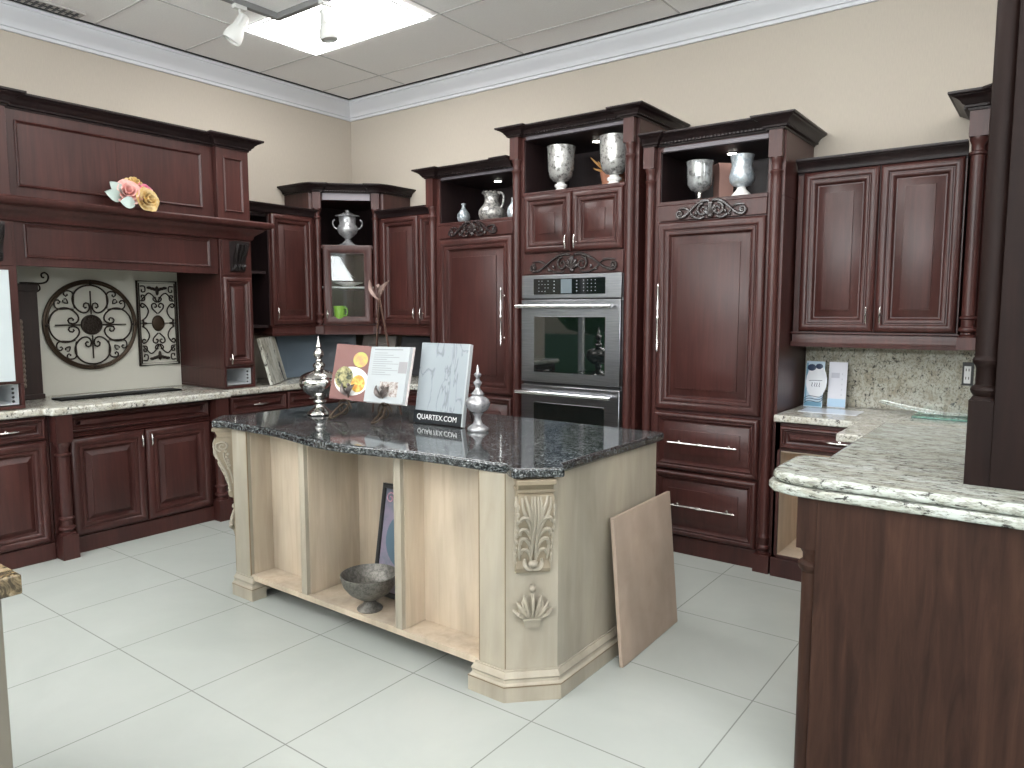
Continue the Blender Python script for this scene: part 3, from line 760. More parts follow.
b4 = thing('base_cabinet', 'dark cherry base cabinet in the room corner under the leaning door samples', 'cabinet', (.725, 0, 0))
MB().box(-.720, .716, -.585, -.004, 0, .853).build('carcass', CHERRY, b4, .002)
base_front(b4, -.10, .69, -.586, 0, True, 2)
# granite countertop: one L-shaped slab with a bump-out at the cooktop
def top_slab(name, poly, z0, z1, mat, parent=None, bev=.012):
    o = MB().prism(poly, z0, z1).build(name, mat, parent)
    b = o.modifiers.new('Bevel', 'BEVEL'); b.width = bev; b.segments = 3; b.limit_method = 'ANGLE'; b.angle_limit = math.radians(60)
    return o
L = [(.004, -.004), (1.446, -.004), (1.446, -.63), (.635, -.63), (.635, -1.715), (.70, -1.725), (.70, -2.855), (.635, -2.865), (.635, -3.72), (.004, -3.72)]
tag(top_slab('countertop', L, .855, .900, GRAN), 'long L-shaped pale speckled granite countertop under the range hood', 'countertop')
t = thing('cooktop', 'flat black cooktop strip set on the pale granite under the hood', 'cooktop', (.315, -2.29, .9005), PI / 2)
MB().box(-.385, .385, -.065, .065, 0, .010).build('glass_top', plain('satin_black', (.008, .008, .008), .6, Specular_IOR_Level=.15), t, .002)
MB().box(-.385, .385, .066, .075, 0, .014).build('rear_trim', plain('dull_steel', (.3, .3, .3), .5, .8), t, .002)

# things leaning in the corner under the wall cabinets
def leaning(name, label, cat, w, hgt, th, base, rotz, tilt, mat, kind='slab', mat2=None):
    """panel standing on its lower edge: local x along it, y towards its back, tilted back about its lower back edge"""
    t = thing(name, label, cat, base, Matrix.Rotation(rotz, 4, 'Z').__matmul__(Matrix.Rotation(-tilt, 4, 'X')).to_euler())
    if kind == 'slab': MB().box(-w / 2, w / 2, -th, 0, 0, hgt).build('slab', mat, t, .002)
    else:
        MB().box(-w / 2, w / 2, -th * .5, 0, 0, hgt).build('back_panel', mat, t)
        fw = min(.07, w * .2)
        MB().loft_rect(-w / 2, w / 2, 0, hgt, -th * .5, [(0, 0), (0, th * .5), (fw - .01, th * .5), (fw, .15 * th)] + ([(fw + .03, .4 * th)] if kind == 'raised' else []), cap=True).build('door_face', mat, t)
    return t
MARB = granite_light('veined_marble', .25, (1, 1, .35), (1.0, 1.02, 1.02), .15)
BLUEG = plain('blue_grey_paint', (.115, .150, .185), .4); BLUED = plain('dark_blue_paint', (.045, .062, .085), .4); TAUPE = plain('taupe_paint', (.19, .165, .15), .45)
leaning('stone_sample', 'thin pale stone sample slab leaning right of the column cabinet', 'stone sample', .44, .355, .022, (.452, -1.178, .902), 2.28, .25, MARB)
leaning('door_sample', 'blue-grey panelled cabinet door sample leaning under the left wall cabinet', 'door sample', .40, .345, .022, (.20, -.76, .902), PI / 2 - .05, .20, BLUEG, 'flat')
leaning('door_sample', 'dark blue cabinet door sample leaning in the room corner behind the silver urn', 'door sample', .34, .34, .022, (.16, -.36, .902), PI / 2 - .75, .12, BLUED, 'flat')
leaning('door_sample', 'taupe cabinet door sample under the glass-door corner cabinet', 'door sample', .36, .335, .022, (.50, -.20, .902), .15, .20, TAUPE, 'raised')
leaning('door_sample', 'charcoal cabinet door sample leaning on the back wall behind the open book', 'door sample', .34, .335, .022, (.86, -.12, .902), 0, .20, plain('charcoal_paint', (.05, .05, .055), .4), 'flat')
leaning('door_sample', 'dark walnut cabinet door sample leaning next to the left tall cabinet', 'door sample', .34, .335, .022, (1.225, -.12, .902), 0, .20, DARKW, 'raised')

# ------------------------------------------------------------------ right-hand run: base cabinet, counters, peninsula
b5 = thing('base_cabinet', 'open-fronted cherry base cabinet with pale birch inside, right of the tall cabinets', 'cabinet', (4.30, 0, 0))
m = MB(); m.box(-.262, -.245, -.585, -.004, 0, .853); m.box(.6, .617, -.585, -.004, 0, .853); m.box(-.262, .617, -.585, -.57, .105, .12); m.box(-.262, .617, -.585, -.57, .70, .853)
m.box(-.262, -.232, -.585, -.57, .1, .853); m.box(-.262, .617, -.03, -.004, .1, .853)
m.build('carcass', CHERRY, b5, .002)
m = MB(); m.box(-.244, -.232, -.568, -.03, .12, .70); m.box(-.244, .598, -.568, -.03, .108, .120); m.box(-.244, .598, -.05, -.032, .12, .70); m.box(.586, .598, -.568, -.03, .12, .70); m.box(-.244, .598, -.568, -.03, .69, .70)
m.build('birch_lining', BIRCH_LIT, b5, label='pale birch lining')
q = door(b5, 'drawer', -.232, .27, .715, .838, -.586, fw=.034, raised=.024); small_pull(q, .07, -.606, .775, .11, False)
MB().box(-.262, .617, -.597, -.55, 0, .104).build('kick_board', CHERRY, b5, .003)
tag(top_slab('countertop', [(4.034, -.026), (5.7, -.026), (5.7, -1.05), (4.45, -1.05), (4.45, -.612), (4.034, -.612)], .858, .896, GRAN, bev=.008), 'lower pale granite countertop right of the tall cabinets, behind the raised peninsula', 'countertop')
tag(MB().box(4.034, 5.6, -.022, -.004, .898, 1.26).build('backsplash_slab', GRANB), 'speckled beige granite splash slab under the two-door wall cabinet', 'backsplash')
t = thing('wall_outlet', 'white electrical outlet in a black plate on the granite splash', 'outlet', (4.862, -.0225, 1.118))
MB().box(-.026, .026, -.006, 0, -.062, .062).build('cover_plate', BLACK, t, .002)
m = MB()
m.box(-.017, .014, -.010, -.006, -.050, .042); m.build('socket', WHITE, t, .002)
m = MB()
for z in (-.022, .022):
    for x in (-.008, .005): m.box(x - .0018, x + .0018, -.0106, -.010, z - .007, z + .007)
m.build('slots', BLACK, t)
# peninsula: a raised slab in front of the lower counter
poly = [(4.645, -1.055), (5.85, -1.055), (5.85, -2.371), (4.695, -2.371), (4.638, -2.364), (4.581, -2.340), (4.557, -2.301), (4.551, -2.248), (4.551, -2.063), (4.564, -2.032), (4.590, -2.017), (4.645, -2.010)]
low = [(4.640, -1.058), (5.85, -1.058), (5.85, -2.382), (4.695, -2.382), (4.634, -2.375), (4.574, -2.349), (4.546, -2.305), (4.540, -2.248), (4.540, -2.059), (4.553, -2.024), (4.586, -2.006), (4.640, -2.000)]
pt = thing('peninsula_countertop', 'large thick veined granite peninsula top with rounded corner in the right foreground', 'countertop', (5.0, -1.7, .905))
up = MB().prism([(x - 5.0, y + 1.7) for x, y in poly], .030, .062).build('slab', GRANS, pt)
b = up.modifiers.new('Bevel', 'BEVEL'); b.width = .013; b.segments = 4; b.limit_method = 'ANGLE'; b.angle_limit = math.radians(60)
lo = MB().prism([(x - 5.0, y + 1.7) for x, y in low], .0, .029).build('edge_layer', GRANS, pt)
b = lo.modifiers.new('Bevel', 'BEVEL'); b.width = .009; b.segments = 4; b.limit_method = 'ANGLE'; b.angle_limit = math.radians(60)
pb = thing('peninsula', 'dark worn wooden end panel and turned corner post under the raised granite, right foreground', 'cabinet', (5.2, -2.31, 0))
MB().box(-.497, .62, -.045, .0, 0, .9035).build('end_panel', ENDP, pb, .002)
MB().box(-.500, .62, .002, 1.20, .0, .9035).build('carcass', ENDP, pb, .002)
def big_post(parent, x, y, z0, z1, zb, hb, r, up_block, mat):
    """square block with a turned shaft; block below (up_block=False) or above"""
    m = MB()
    if up_block:
        m.box(x - hb, x + hb, y - hb, y + hb, zb, z1)
        m.lathe([(r, z0), (r, zb - .075), (hb * .98, zb - .066), (hb * 1.05, zb - .058), (hb * 1.05, zb - .051), (hb * .90, zb - .044), (hb * .72, zb - .040), (hb * .74, zb - .019), (hb * .85, zb - .013), (hb * .95, zb - .005), (hb, zb)], x, y, 24)
    else:
        m.box(x - hb, x + hb, y - hb, y + hb, z0, zb)
        m.lathe([(hb * .96, zb), (hb * .90, zb + .007), (hb * .80, zb + .011), (hb * .98, zb + .020), (hb * 1.05, zb + .028), (hb * .98, zb + .036), (hb * .74, zb + .042), (hb * .72, zb + .088), (hb * .80, zb + .096), (hb * .98, zb + .104), (hb * 1.0, zb + .112), (hb * .86, zb + .120), (r, zb + .125), (r, z1)], x, y, 24)
    return m.build('corner_post', mat, parent, ang=35)
big_post(pb, -.513, .0, 0, .9035, .745, .040, .030, True, ENDP)
hu = thing('hutch_column', 'tall dark wooden column and panel standing on the peninsula at the right edge', 'cabinet', (5.2, -2.155, .9675))
MB().box(-.088, .60, -.040, .0, .0, 2.2).build('end_panel', HUT_SHADE, hu, .002)
MB().box(-.084, .60, .002, .38, .0, 2.2).build('carcass', HUT_SHADE, hu, .002)
big_post(hu, -.111, -.001, 0, 2.2, .238, .037, .031, False, HUT_SHADE)
# on the right counters
def leaflet(name, label, base, w, hgt, rz, top, art):
    t = thing(name, label, 'leaflet', base, rz)
    M = R(-.10, 'X')
    MB().box(-w / 2, w / 2, -.006, 0, 0, hgt).build('card', top, t, M=M)
    art(t, M, w, hgt); return t
LB = plain('pale_blue_card', (.50, .62, .72), .35); LP = plain('soft_blue_print', (.16, .33, .46), .4); LW = plain('white_print', (.78, .80, .84), .4); LN = plain('navy_print', (.03, .05, .10), .4)
def art1(t, M, w, hh):
    q = MB(); q.add(MB().lathe([(.06, 0), (.06, .001)], seg=20), M @ T(.012, -.0062, hh * .56) @ Matrix.Scale(1.6, 4, (0, 0, 1)) @ R(PI / 2, 'X')); q.build('label_panel', LW, t)
    m = MB()
    m.tube([(x, -.0075, z) for x, _, z in bez((-.03, 0, .150), (.0, 0, .158), (.03, 0, .150), (.045, 0, .156), 8)], .0016, 5)
    for k, x in enumerate((-.012, .004, .016, .030)): m.tube(bez((x, -.0075, .142), (x + .006, -.0075, .128), (x - .010, -.0075, .124), (x + .004, -.0075, .118), 6), .0016, 5)
    for k in range(3): m.tube([(x, -.0070, z) for x, _, z in bez((-.05, 0, .02 + .014 * k), (-.02, 0, .06 + .012 * k), (.03, 0, .0 + .02 * k), (.055, 0, .05 + .01 * k), 10)], .002, 5)
    m.add(MB().blob((-.02, -.007, .228), (.026, .002, .020))); m.add(MB().blob((.022, -.007, .236), (.022, .002, .016)))
    MB().add(m, M).build('print', LN, t)
    m = MB()
    m.box(-w / 2 + .003, -w / 2 + .012, -.0068, -.006, .005, hh - .01); m.box(-w / 2 + .003, w / 2 - .003, -.0068, -.006, .005, .03)
    MB().add(m, M).build('border', LP, t)
def art2(t, M, w, hh):
    m = MB()
    for k in range(5): m.box(w * .22, w * .27, -.0068, -.006, .07 + k * .03, .078 + k * .03)
    m.box(-w * .35, w * .1, -.0068, -.006, .17, .20)
    MB().add(m, M).build('print', plain('lilac_print', (.45, .45, .52), .4), t)
    m = MB().box(-w * .48, w * .48, -.0068, -.006, .004, .05); MB().add(m, M).build('border', plain('sky_print', (.38, .55, .72), .4), t)
leaflet('leaflet', 'blue and white leaflet with oval label, leaning against the granite splash by the tall cabinet', (4.115, -.150, .8965), .105, .265, -.12, LB, art1)
leaflet('leaflet', 'pale lilac leaflet leaning at the granite splash, right of the blue one', (4.232, -.105, .8965), .098, .262, .04, plain('lilac_card', (.62, .62, .68), .35), art2)
tag(MB().box(4.10, 4.40, -.40, -.20, .8965, .8985).build('paper_sheet', plain('glossy_sheet', (.70, .73, .80), .15)), 'thin glossy pale sheet lying on the lower granite countertop by the leaflets', 'paper')
gl = MB().box(-.15, .15, -.10, .10, 0, .012).build('glass_sheet', TEALG); gl.location = (4.80, -.215, .8965); gl.rotation_euler = (0, 0, -.02)
tag(gl, 'small green-edged glass sheet lying flat on the lower counter below the outlet', 'glass sheet')
bw = MB()
rs = [[((.33 + .0) * (i / 20 - .5) * 2, -.05 + .10 * j, .045 * abs(i / 20 * 2 - 1) ** 1.6 + .0 * j) for i in range(21)] for j in (0, 1)]
top = rs[0] + [(p[0], p[1], p[2] + .006) for p in rs[0]][::-1]; top2 = rs[1] + [(p[0], p[1], p[2] + .006) for p in rs[1]][::-1]
bw.rings([top, top2], True, True, True)
o = bw.build('glass_tray', glass('pale_green_glass', (.86, .96, .93))); o.location = (4.80, -.16, .9093); tag(o, 'shallow curved clear glass tray beside the green glass sheet', 'glass tray')
# near counter at the lower left edge
nc = thing('near_base_cabinet', 'base cabinet corner at the lower left edge under the brown granite', 'cabinet', (3.0, -4.3, 0))
MB().box(-.5, .482, -.6, .272, .10, .855).box(-.48, .46, -.58, .24, 0, .10).build('carcass', plain('olive_panel', (.16, .145, .115), .5), nc, .002)
tag(top_slab('near_countertop', [(2.4, -4.0), (3.52, -4.0), (3.52, -4.95), (2.4, -4.95)], .857, .900, GRANBR, bev=.004), 'corner of a brown granite countertop at the lower left edge of the view', 'countertop')

# ------------------------------------------------------------------ island (local origin at its centre on the floor)
IX, IY = 2.79, -2.02
isl = thing('island_cabinet', 'cream glazed kitchen island with three open bays and carved corner corbels', 'kitchen island', (IX, IY, 0))
def ix(x): return x - IX
def iy(y): return y - IY
yfr, ybk, yb2 = iy(-2.50), iy(-1.545), iy(-2.03)
ZU, ZT = .125, .8615
m = MB()
ch = .14
# right pier, left pier (with the clipped front corners), back body
m.prism([(ix(3.535), yfr), (ix(3.66), yfr), (ix(3.80), yfr + ch), (ix(3.80), ybk), (ix(3.535), ybk)], .02, ZT)
m.prism([(ix(2.045), yfr), (ix(1.92), yfr), (ix(1.78), yfr + ch), (ix(1.78), ybk), (ix(2.045), ybk)], .02, ZT)
m.box(ix(2.045), ix(3.535), iy(-2.17), ybk, .10, ZT); m.box(ix(2.045), ix(2.461), iy(-2.358), iy(-2.17), ZU, ZT); m.box(ix(3.113), ix(3.535), iy(-2.358), iy(-2.17), ZU, ZT)
m.build('carcass', CREAM, isl, .002)
m = MB().box(ix(2.06), ix(3.52), iy(-2.30), iy(-1.60), .0, .10); m.build('toe_kick', plain('toe_brown', (.035, .028, .022), .6), isl)  # toe kick in one even dark brown
MB().box(ix(2.046), ix(3.534), yfr + .002, iy(-2.171), .098, ZU).build('bottom_shelf', BIRCH, isl, .001)
for x in (2.473, 3.099):
    MB().box(ix(x) - .020, ix(x) + .020, yfr, iy(-2.36), ZU, ZT).box(ix(x) - .012, ix(x) - .009, yfr - .002, yfr, ZU, ZT).build('divider', CREAM, isl, .002)
m = MB()
for a, b, yb in ((2.046, 2.453, -2.358), (2.4935, 3.0785, -2.17), (3.119, 3.534, -2.358)):
    m.box(ix(a), ix(b), iy(yb) - .008, iy(yb) - .001, ZU + .001, ZT - .001); m.box(ix(a), ix(a) + .004, yfr + .02, iy(yb) - .008, ZU + .001, ZT - .001); m.box(ix(b) - .004, ix(b), yfr + .02, iy(yb) - .008, ZU + .001, ZT - .001)
m.build('bay_lining', BIRCH, isl)
GRV = plain('glaze_line', (.20, .145, .085), .5)
BP = [(-.01, .0), (.023, .0), (.023, .056), (.0205, .058), (.0205, .060), (.023, .062), (.014, .070), (.011, .080), (.016, .088), (.012, .096), (.004, .108), (.004, .114), (-.01, .118)]
m = MB()
m.sweep([(ix(3.520), yfr + .06), (ix(3.520), yfr), (ix(3.66), yfr), (ix(3.80), yfr + ch), (ix(3.80), ybk), (ix(3.50), ybk)], BP)
bm_ = m.build('base_moulding', CREAM, isl, ang=30)
GL = [(.0215, .0570), (.0238, .0570), (.0238, .0605), (.0215, .0605)]
MB().sweep([(ix(3.520), yfr + .06), (ix(3.520), yfr), (ix(3.66), yfr), (ix(3.80), yfr + ch), (ix(3.80), ybk), (ix(3.50), ybk)], GL).build('glaze_line', GRV, bm_)
m = MB(); m.sweep([(ix(2.0), ybk), (ix(1.78), ybk), (ix(1.78), yfr + ch), (ix(1.92), yfr), (ix(2.06), yfr), (ix(2.06), yfr + .06)], BP)
bm_ = m.build('base_moulding', CREAM, isl, ang=30)
MB().sweep([(ix(2.0), ybk), (ix(1.78), ybk), (ix(1.78), yfr + ch), (ix(1.92), yfr), (ix(2.06), yfr), (ix(2.06), yfr + .06)], GL).build('glaze_line', GRV, bm_)
m = MB()
for x in (3.5365, 2.0435): MB().box(ix(x) - .002, ix(x) + .002, yfr - .0012, yfr + .004, .12, ZT).build('glaze_line', GRV, isl)
for a_, b_ in (((3.66, -2.50), (1, 0)), ((1.92, -2.50), (-1, 0))):
    MB().box(ix(a_[0]) - .0015, ix(a_[0]) + .0015, yfr - .0012, yfr + .003, .12, ZT).build('glaze_line', GRV, isl)

def corbel():
    """carved acanthus corbel; local x across, front -y, z up, back on y=0; width .13"""
    m = MB(); z0, z1 = .34, .852
    prof = [(0, .852), (-.098, .852), (-.098, .838), (-.090, .832), (-.084, .815), (-.076, .808), (-.076, .796), (-.092, .79), (-.100, .76), (-.098, .70), (-.080, .64), (-.055, .57), (-.034, .50), (-.026, .46), (-.036, .43), (-.030, .41), (0, .40)]
    m.rings([[(x, p[0] * 1.0, p[1]) for p in prof] for x in (-.064, .064)], True, True, False)
    m.box(-.071, .071, -.104, 0, .838, .8585)
    m.box(-.068, .068, -.082, 0, .797, .812)
    return m
def front_y(z):
    P = [(.41, -.030), (.43, -.036), (.46, -.026), (.50, -.034), (.57, -.055), (.64, -.080), (.70, -.098), (.76, -.100), (.79, -.092)]
    for (a, b), (c, d) in zip(P[:-1], P[1:]):
        if a <= z <= c: return b + (d - b) * (z - a) / (c - a)
    return P[0][1] if z < .41 else P[-1][1]
def carve():
    m = MB()
    def strip(l, r0, off=.002):
        n = len(l); m.tube([(x, front_y(z) - off, z) for x, z in l], [1.25 * r0 * (.45 + .55 * math.sin(PI * (i + .6) / n)) for i in range(n)], 6)
    for s in (-1, 1):
        def q(*p): return [(s * x, z) for x, _, z in bez(*[(a, 0, b) for a, b in p], 10)]
        strip(q((.006, .785), (.006, .70), (.005, .56), (.010, .455)), .0065, .004)
        strip(q((.015, .785), (.020, .72), (.012, .66), (.010, .60)), .0055)
        strip(q((.010, .62), (.012, .70), (.034, .745), (.040, .788)), .0065)
        strip(q((.012, .60), (.020, .68), (.052, .70), (.052, .780)), .0055)
        strip(q((.014, .665), (.028, .700), (.056, .700), (.056, .668)), .0075)
        strip(q((.012, .575), (.030, .655), (.060, .640), (.054, .600)), .0075)
        strip(q((.010, .520), (.024, .605), (.056, .590), (.050, .552)), .0075)
        strip(q((.010, .475), (.020, .545), (.050, .530), (.046, .500)), .0065)
        strip(q((.050, .47), (.055, .50), (.050, .53), (.056, .56)), .005)
        strip(q((.000, .425), (.02, .425), (.036, .44), (.030, .475)), .008)
        # scroll on the side cheeks
        y0 = -.055
        pts = [(s * .066, y0 + p[0], p[2]) for p in spiral(0, .742, .036, .006, -PI / 2 - .3, -1.6, 26)]
        m.tube(pts, [.0065 - .0028 * i / 26 for i in range(27)], 6)
        m.tube([(s * .066, y, z) for y, _, z in bez((y0 - .040, 0, .742), (-.098, 0, .66), (-.03, 0, .60), (-.024, 0, .46), 14)], .0060, 6)
        m.tube([(s * .066, y, z) for y, _, z in bez((-.05, 0, .70), (-.055, 0, .64), (-.012, 0, .60), (-.010, 0, .50), 12)], .0045, 6)
        for k in range(7): m.blob((s * .065, -.030 + .006 * (k % 2) - .006 * (k // 3), .60 + .018 * k), (.005, .008, .009), 6, 4)
        for k in range(9): m.blob((s * .064, front_y(.46 + .035 * k) + .002, .46 + .035 * k), (.006, .007, .013), 6, 4)
    m.blob((0, front_y(.452) - .008, .452), (.020, .014, .018))
    return m
def shell():
    m = MB()
    m.rings([[(x * k, y, z) for x in (-1, 1)] + [(x * k, 0, z) for x in (1, -1)] for k, y, z in ((.038, -.020, .205), (.046, -.024, .236), (.052, -.026, .238), (.052, -.026, .246))], True, True, False)
    for i in range(-3, 4):
        a = i * .36; L = .115 - .012 * abs(i)
        m.tube([(.012 * i + math.sin(a) * L * t, -.016 - .014 * math.sin(PI * t * .9), .246 + math.cos(a) * L * t) for t in (0, .3, .6, .85, 1.)], [.007, .011, .0125, .009, .004], 6)
    for s in (-1, 1):
        m.tube([(s * .050, -.012, .262), (s * .068, -.018, .275), (s * .072, -.020, .295), (s * .060, -.022, .302)], [.008, .010, .009, .004], 6)
        m.tube([(s * .030, -.02, .262), (s * .045, -.028, .285), (s * .052, -.026, .315), (s * .045, -.024, .335)], [.007, .010, .009, .004], 6)
    m.blob((0, -.020, .372), (.019, .016, .017))
    return m
for cx, cy, a in ((ix(3.73), yfr + ch / 2, PI / 4), (ix(1.85), yfr + ch / 2, -PI / 4)):
    M = T(cx, cy, 0) @ R(a)
    MK = M @ T(0, 0, .8585) @ Matrix.Diagonal((1, 1, .80, 1)) @ T(0, 0, -.8585)
    c = corbel().build('corbel', CREAMG, isl, .0015, M=MK)
    carve().build('acanthus_carving', CREAM, c, M=MK)
    shell().build('shell_ornament', CREAM, isl, M=M @ T(0, 0, .285) @ Matrix.Diagonal((.70, 1, .90, 1)) @ T(0, 0, -.205))
# counter of the island: serpentine front, clipped and stepped corners
front = [(1.965, -2.530), (2.10, -2.532), (2.22, -2.530), (2.34, -2.538), (2.46, -2.556), (2.57, -2.578), (2.68, -2.596), (2.79, -2.602), (2.90, -2.596), (3.01, -2.576), (3.12, -2.552), (3.23, -2.532), (3.35, -2.520), (3.48, -2.515), (3.60, -2.510), (3.640, -2.502)]
rgt = [(3.660, -2.498), (3.695, -2.530), (3.735, -2.552), (3.866, -2.421), (3.852, -2.398), (3.818, -2.360), (3.822, -1.512)]
lft = [(1.758, -1.512), (1.762, -2.360), (1.715, -2.398), (1.700, -2.425), (1.825, -2.552), (1.875, -2.535), (1.910, -2.520)]
cpoly = [(ix(x), iy(y)) for x, y in front + rgt + lft]
it = thing('island_countertop', 'glossy black granite island top with wavy front edge', 'countertop', (IX, IY, .8625))
o = MB().prism(cpoly, 0, .0375).build('slab', GRANK, it)
b = o.modifiers.new('Bevel', 'BEVEL'); b.width = .009; b.segments = 3; b.limit_method = 'ANGLE'; b.angle_limit = math.radians(60)

# loose board leaning on the island's right side
t = thing('loose_board', 'bare tan fibreboard panel leaning against the right side of the island', 'board', (3.892, -1.742, .0), (0, -.095, -PI / 2 + 0))
t.rotation_euler = Matrix.__matmul__(R(-PI / 2 + .02), R(.085, 'X')).to_euler()
MB().box(-.278, .278, -.016, 0, .002, .620).build('panel', MDF, t, .001)

# ------------------------------------------------------------------ on the island top
ZI = .9005
SILV = plain('polished_silver', (.60, .59, .57), .10, 1.)
t = thing('lidded_urn', 'polished silver lidded urn with tall finial on the island, left of the open book', 'urn', (2.098, -2.085, ZI))
m = MB().lathe([(.066, 0), (.070, .006), (.066, .014), (.050, .024), (.030, .040), (.021, .055), (.024, .064), (.034, .068), (.034, .076), (.024, .082), (.026, .090), (.055, .104), (.085, .128), (.102, .155), (.106, .175), (.102, .190), (.094, .197)], seg=40)
m.build('bowl', SILV, t, ang=60)
m = MB().lathe([(.099, .196), (.101, .202), (.092, .212), (.070, .224), (.045, .232), (.028, .238), (.022, .246), (.030, .254), (.034, .264), (.026, .274), (.014, .280), (.018, .286), (.018, .290), (.012, .296), (.022, .308), (.028, .322), (.024, .336), (.014, .350), (.010, .356), (.016, .362), (.013, .372), (.008, .390), (.002, .418)], seg=32)
m.build('lid', SILV, t, ang=60)
t = thing('finial_ornament', 'small hammered silver finial ornament to the right of the quartz sample board', 'ornament', (3.112, -1.990, ZI))
m = MB().lathe([(r * .84, z) for r, z in [(.056, 0), (.060, .008), (.056, .016), (.040, .026), (.026, .034), (.020, .050), (.018, .066), (.026, .076), (.030, .084)]], seg=28); m.build('foot', SILVER, t, ang=60)
m = MB().lathe([(r * .84, z) for r, z in [(.030, .084), (.052, .096), (.066, .116), (.068, .130), (.060, .146), (.040, .158), (.030, .164), (.036, .172), (.026, .182), (.016, .192), (.013, .205), (.024, .220), (.024, .226), (.012, .234), (.010, .246), (.020, .258), (.020, .264), (.009, .270), (.007, .290), (.002, .306)]], seg=28); m.build('body', SILVER, t, ang=60)
# quartz sample
t = thing('sample_board', 'white marble-look quartz sample board with black lettered base, standing on the island', 'sample board', (2.855, -1.990, ZI + .0045), .03)
def quartz():
    m, nt, b = nmat('veined_quartz'); v = coords(nt, (1, 1, .35)); n = noise(nt, v, 5.5, 5, .55, 1.4)
    f = ramp(nt, n, [(.480, (0, 0, 0)), (.5, (1, 1, 1)), (.520, (0, 0, 0))])
    nt.links.new(mix(nt, f, (.31, .345, .37), (.19, .215, .235)), b.inputs['Base Color']); setp(b, Roughness=.3); return m
MT = R(-.175, 'X')
MB().box(-.150, .150, -.0, .018, .058, .396).build('quartz_face', quartz(), t, .001, M=MT)
MB().box(-.154, .150, -.004, .022, .0, .062).build('base_block', plain('sample_black', (.006, .008, .011), .3), t, .001, M=MT)
MB().box(.1505, .158, -.003, .020, .0, .394).build('side_strip', PAPER, t, M=MT)
fc = bpy.data.curves.new('lettering', 'FONT'); fc.body = 'QUARTEX.COM'; fc.size = .046; fc.align_x = 'CENTER'; fc.align_y = 'CENTER'; fc.extrude = .0004; fc.space_character = 1.0
fo = bpy.data.objects.new('lettering', fc); COL.objects.link(fo)
bpy.context.view_layer.update()
dg = bpy.context.evaluated_depsgraph_get(); me = bpy.data.meshes.new_from_object(fo.evaluated_get(dg)); bpy.data.objects.remove(fo)
xs = [v.co.x for v in me.vertices]; k = .250 / (max(xs) - min(xs)); cx = (max(xs) + min(xs)) / 2
me.transform(MT @ T(-.004, -.0046, .030) @ R(PI / 2, 'X') @ Matrix.Scale(k, 4) @ T(-cx, 0, 0)); me.materials.clear(); me.materials.append(WHITE)
lo_ = bpy.data.objects.new('lettering', me); COL.objects.link(lo_); lo_.parent = t; lo_['label'] = 'white letters QUARTEX.COM'
m = MB().tube([(-.10, .075, .28), (-.10, .150, .004), (.10, .150, .004), (.10, .075, .28)], .004, 6); m.build('wire_stand', IRON, t)
# easel with an open cookbook
COPPER = plain('copper_brown', (.10, .055, .042), .38, .7)
es = thing('book_easel', 'dark metal easel with copper leaf finials holding the open cookbook', 'easel', (2.420, -2.035, ZI), .10)
m = MB()
m.tube([(-.105, .15, .008), (-.03, .11, .40), (.010, .09, .640)], .006, 7); m.tube([(.085, .16, .008), (.045, .12, .34), (.005, .09, .640)], .0055, 7)
m.build('back_legs', COPPER, es)
def leafmesh(M, L=.10, W=.022):
    m = MB(); rs = []
    for i in range(9):
        t_ = i / 8; w = max(W * math.sin(PI * min(t_ * .92 + .06, 1)) ** .8, .002); z = L * t_; y = -.02 * math.sin(PI * t_)
        rs.append([tuple(M @ Vector(p)) for p in ((-w, y - .004, z), (0, y + .006, z), (w, y - .004, z), (0, y + .003, z))])
    return m.rings(rs, True, True)
m = MB(); m.add(leafmesh(T(.004, .088, .610) @ R(-.50, 'Y'), .115, .0155)); m.add(leafmesh(T(.010, .088, .610) @ R(.62, 'Y'), .115, .0155)); m.blob((.007, .085, .675), (.012, .011, .014))
m.build('top_leaves', plain('leaf_copper', (.22, .15, .13), .4, .6), es, label='copper leaf pair at the top')
for s, xx in ((-1, -.100), (1, .130)):
    m = MB()
    m.tube(bez((xx, -.035, .155), (xx + .01, -.05, .11), (xx - .005, -.03, .09), (xx, -.035, .07), 6) + bez((xx, -.035, .07), (xx, -.06, .03), (xx - .02 + s * .02, -.12, .006), (xx + s * .025, -.15, .008), 8)[1:] + [(xx + s * .045, -.13, .012), (xx + s * .050, -.09, .04), (xx + s * .030, -.05, .075)], .0056, 6)
    m.tube([(xx, -.035, .078), (xx, .075, .080)], .0045, 6)
    m.tube(spiral(xx + s * .02, .052, .050, .014, 0, 1.6, 28, -.05), .0042, 6)
    c = m.build('front_foot', BRONZE, es)
    m = MB(); m.add(leafmesh(T(xx, -.038, .115) @ R(-.55, 'Y'), .075, .017)); m.add(leafmesh(T(xx, -.038, .115) @ R(.6, 'Y'), .075, .017)); m.blob((xx + .002, -.04, .172), (.009, .009, .010))
    m.build('leaf_hook', plain('leaf_iron', (.13, .11, .105), .4, .6), c)
m = MB().tube([(-.100, .070, .080), (.130, .070, .080)], .0045, 6); m.tube([(-.09, .155, .075), (.12, .15, .075)], .004, 6); m.build('cross_bar', IRON, es)
bk = thing('cookbook', 'open cookbook on the easel, food photograph left and recipe text right', 'book', (2.420, -2.055, ZI + .0865), .06)
MT = R(-.24, 'X')
Lp = T(-.0, 0, 0) @ R(.28); Rp = R(-.10)
MB().box(-.213, 0, .008, .016, 0, .290).build('cover', plain('cover_red', (.25, .10, .09), .5), bk, M=MT @ Lp)
MB().box(0, .295, .008, .016, 0, .290).build('cover', plain('cover_cream', (.62, .56, .54), .5), bk, M=MT @ Rp)
pl = MB().box(-.210, 0, -.004, .0078, .003, .287).build('left_page', plain('page_photo', (.17, .065, .055), .45), bk, M=MT @ Lp, label='left page with a food photograph')
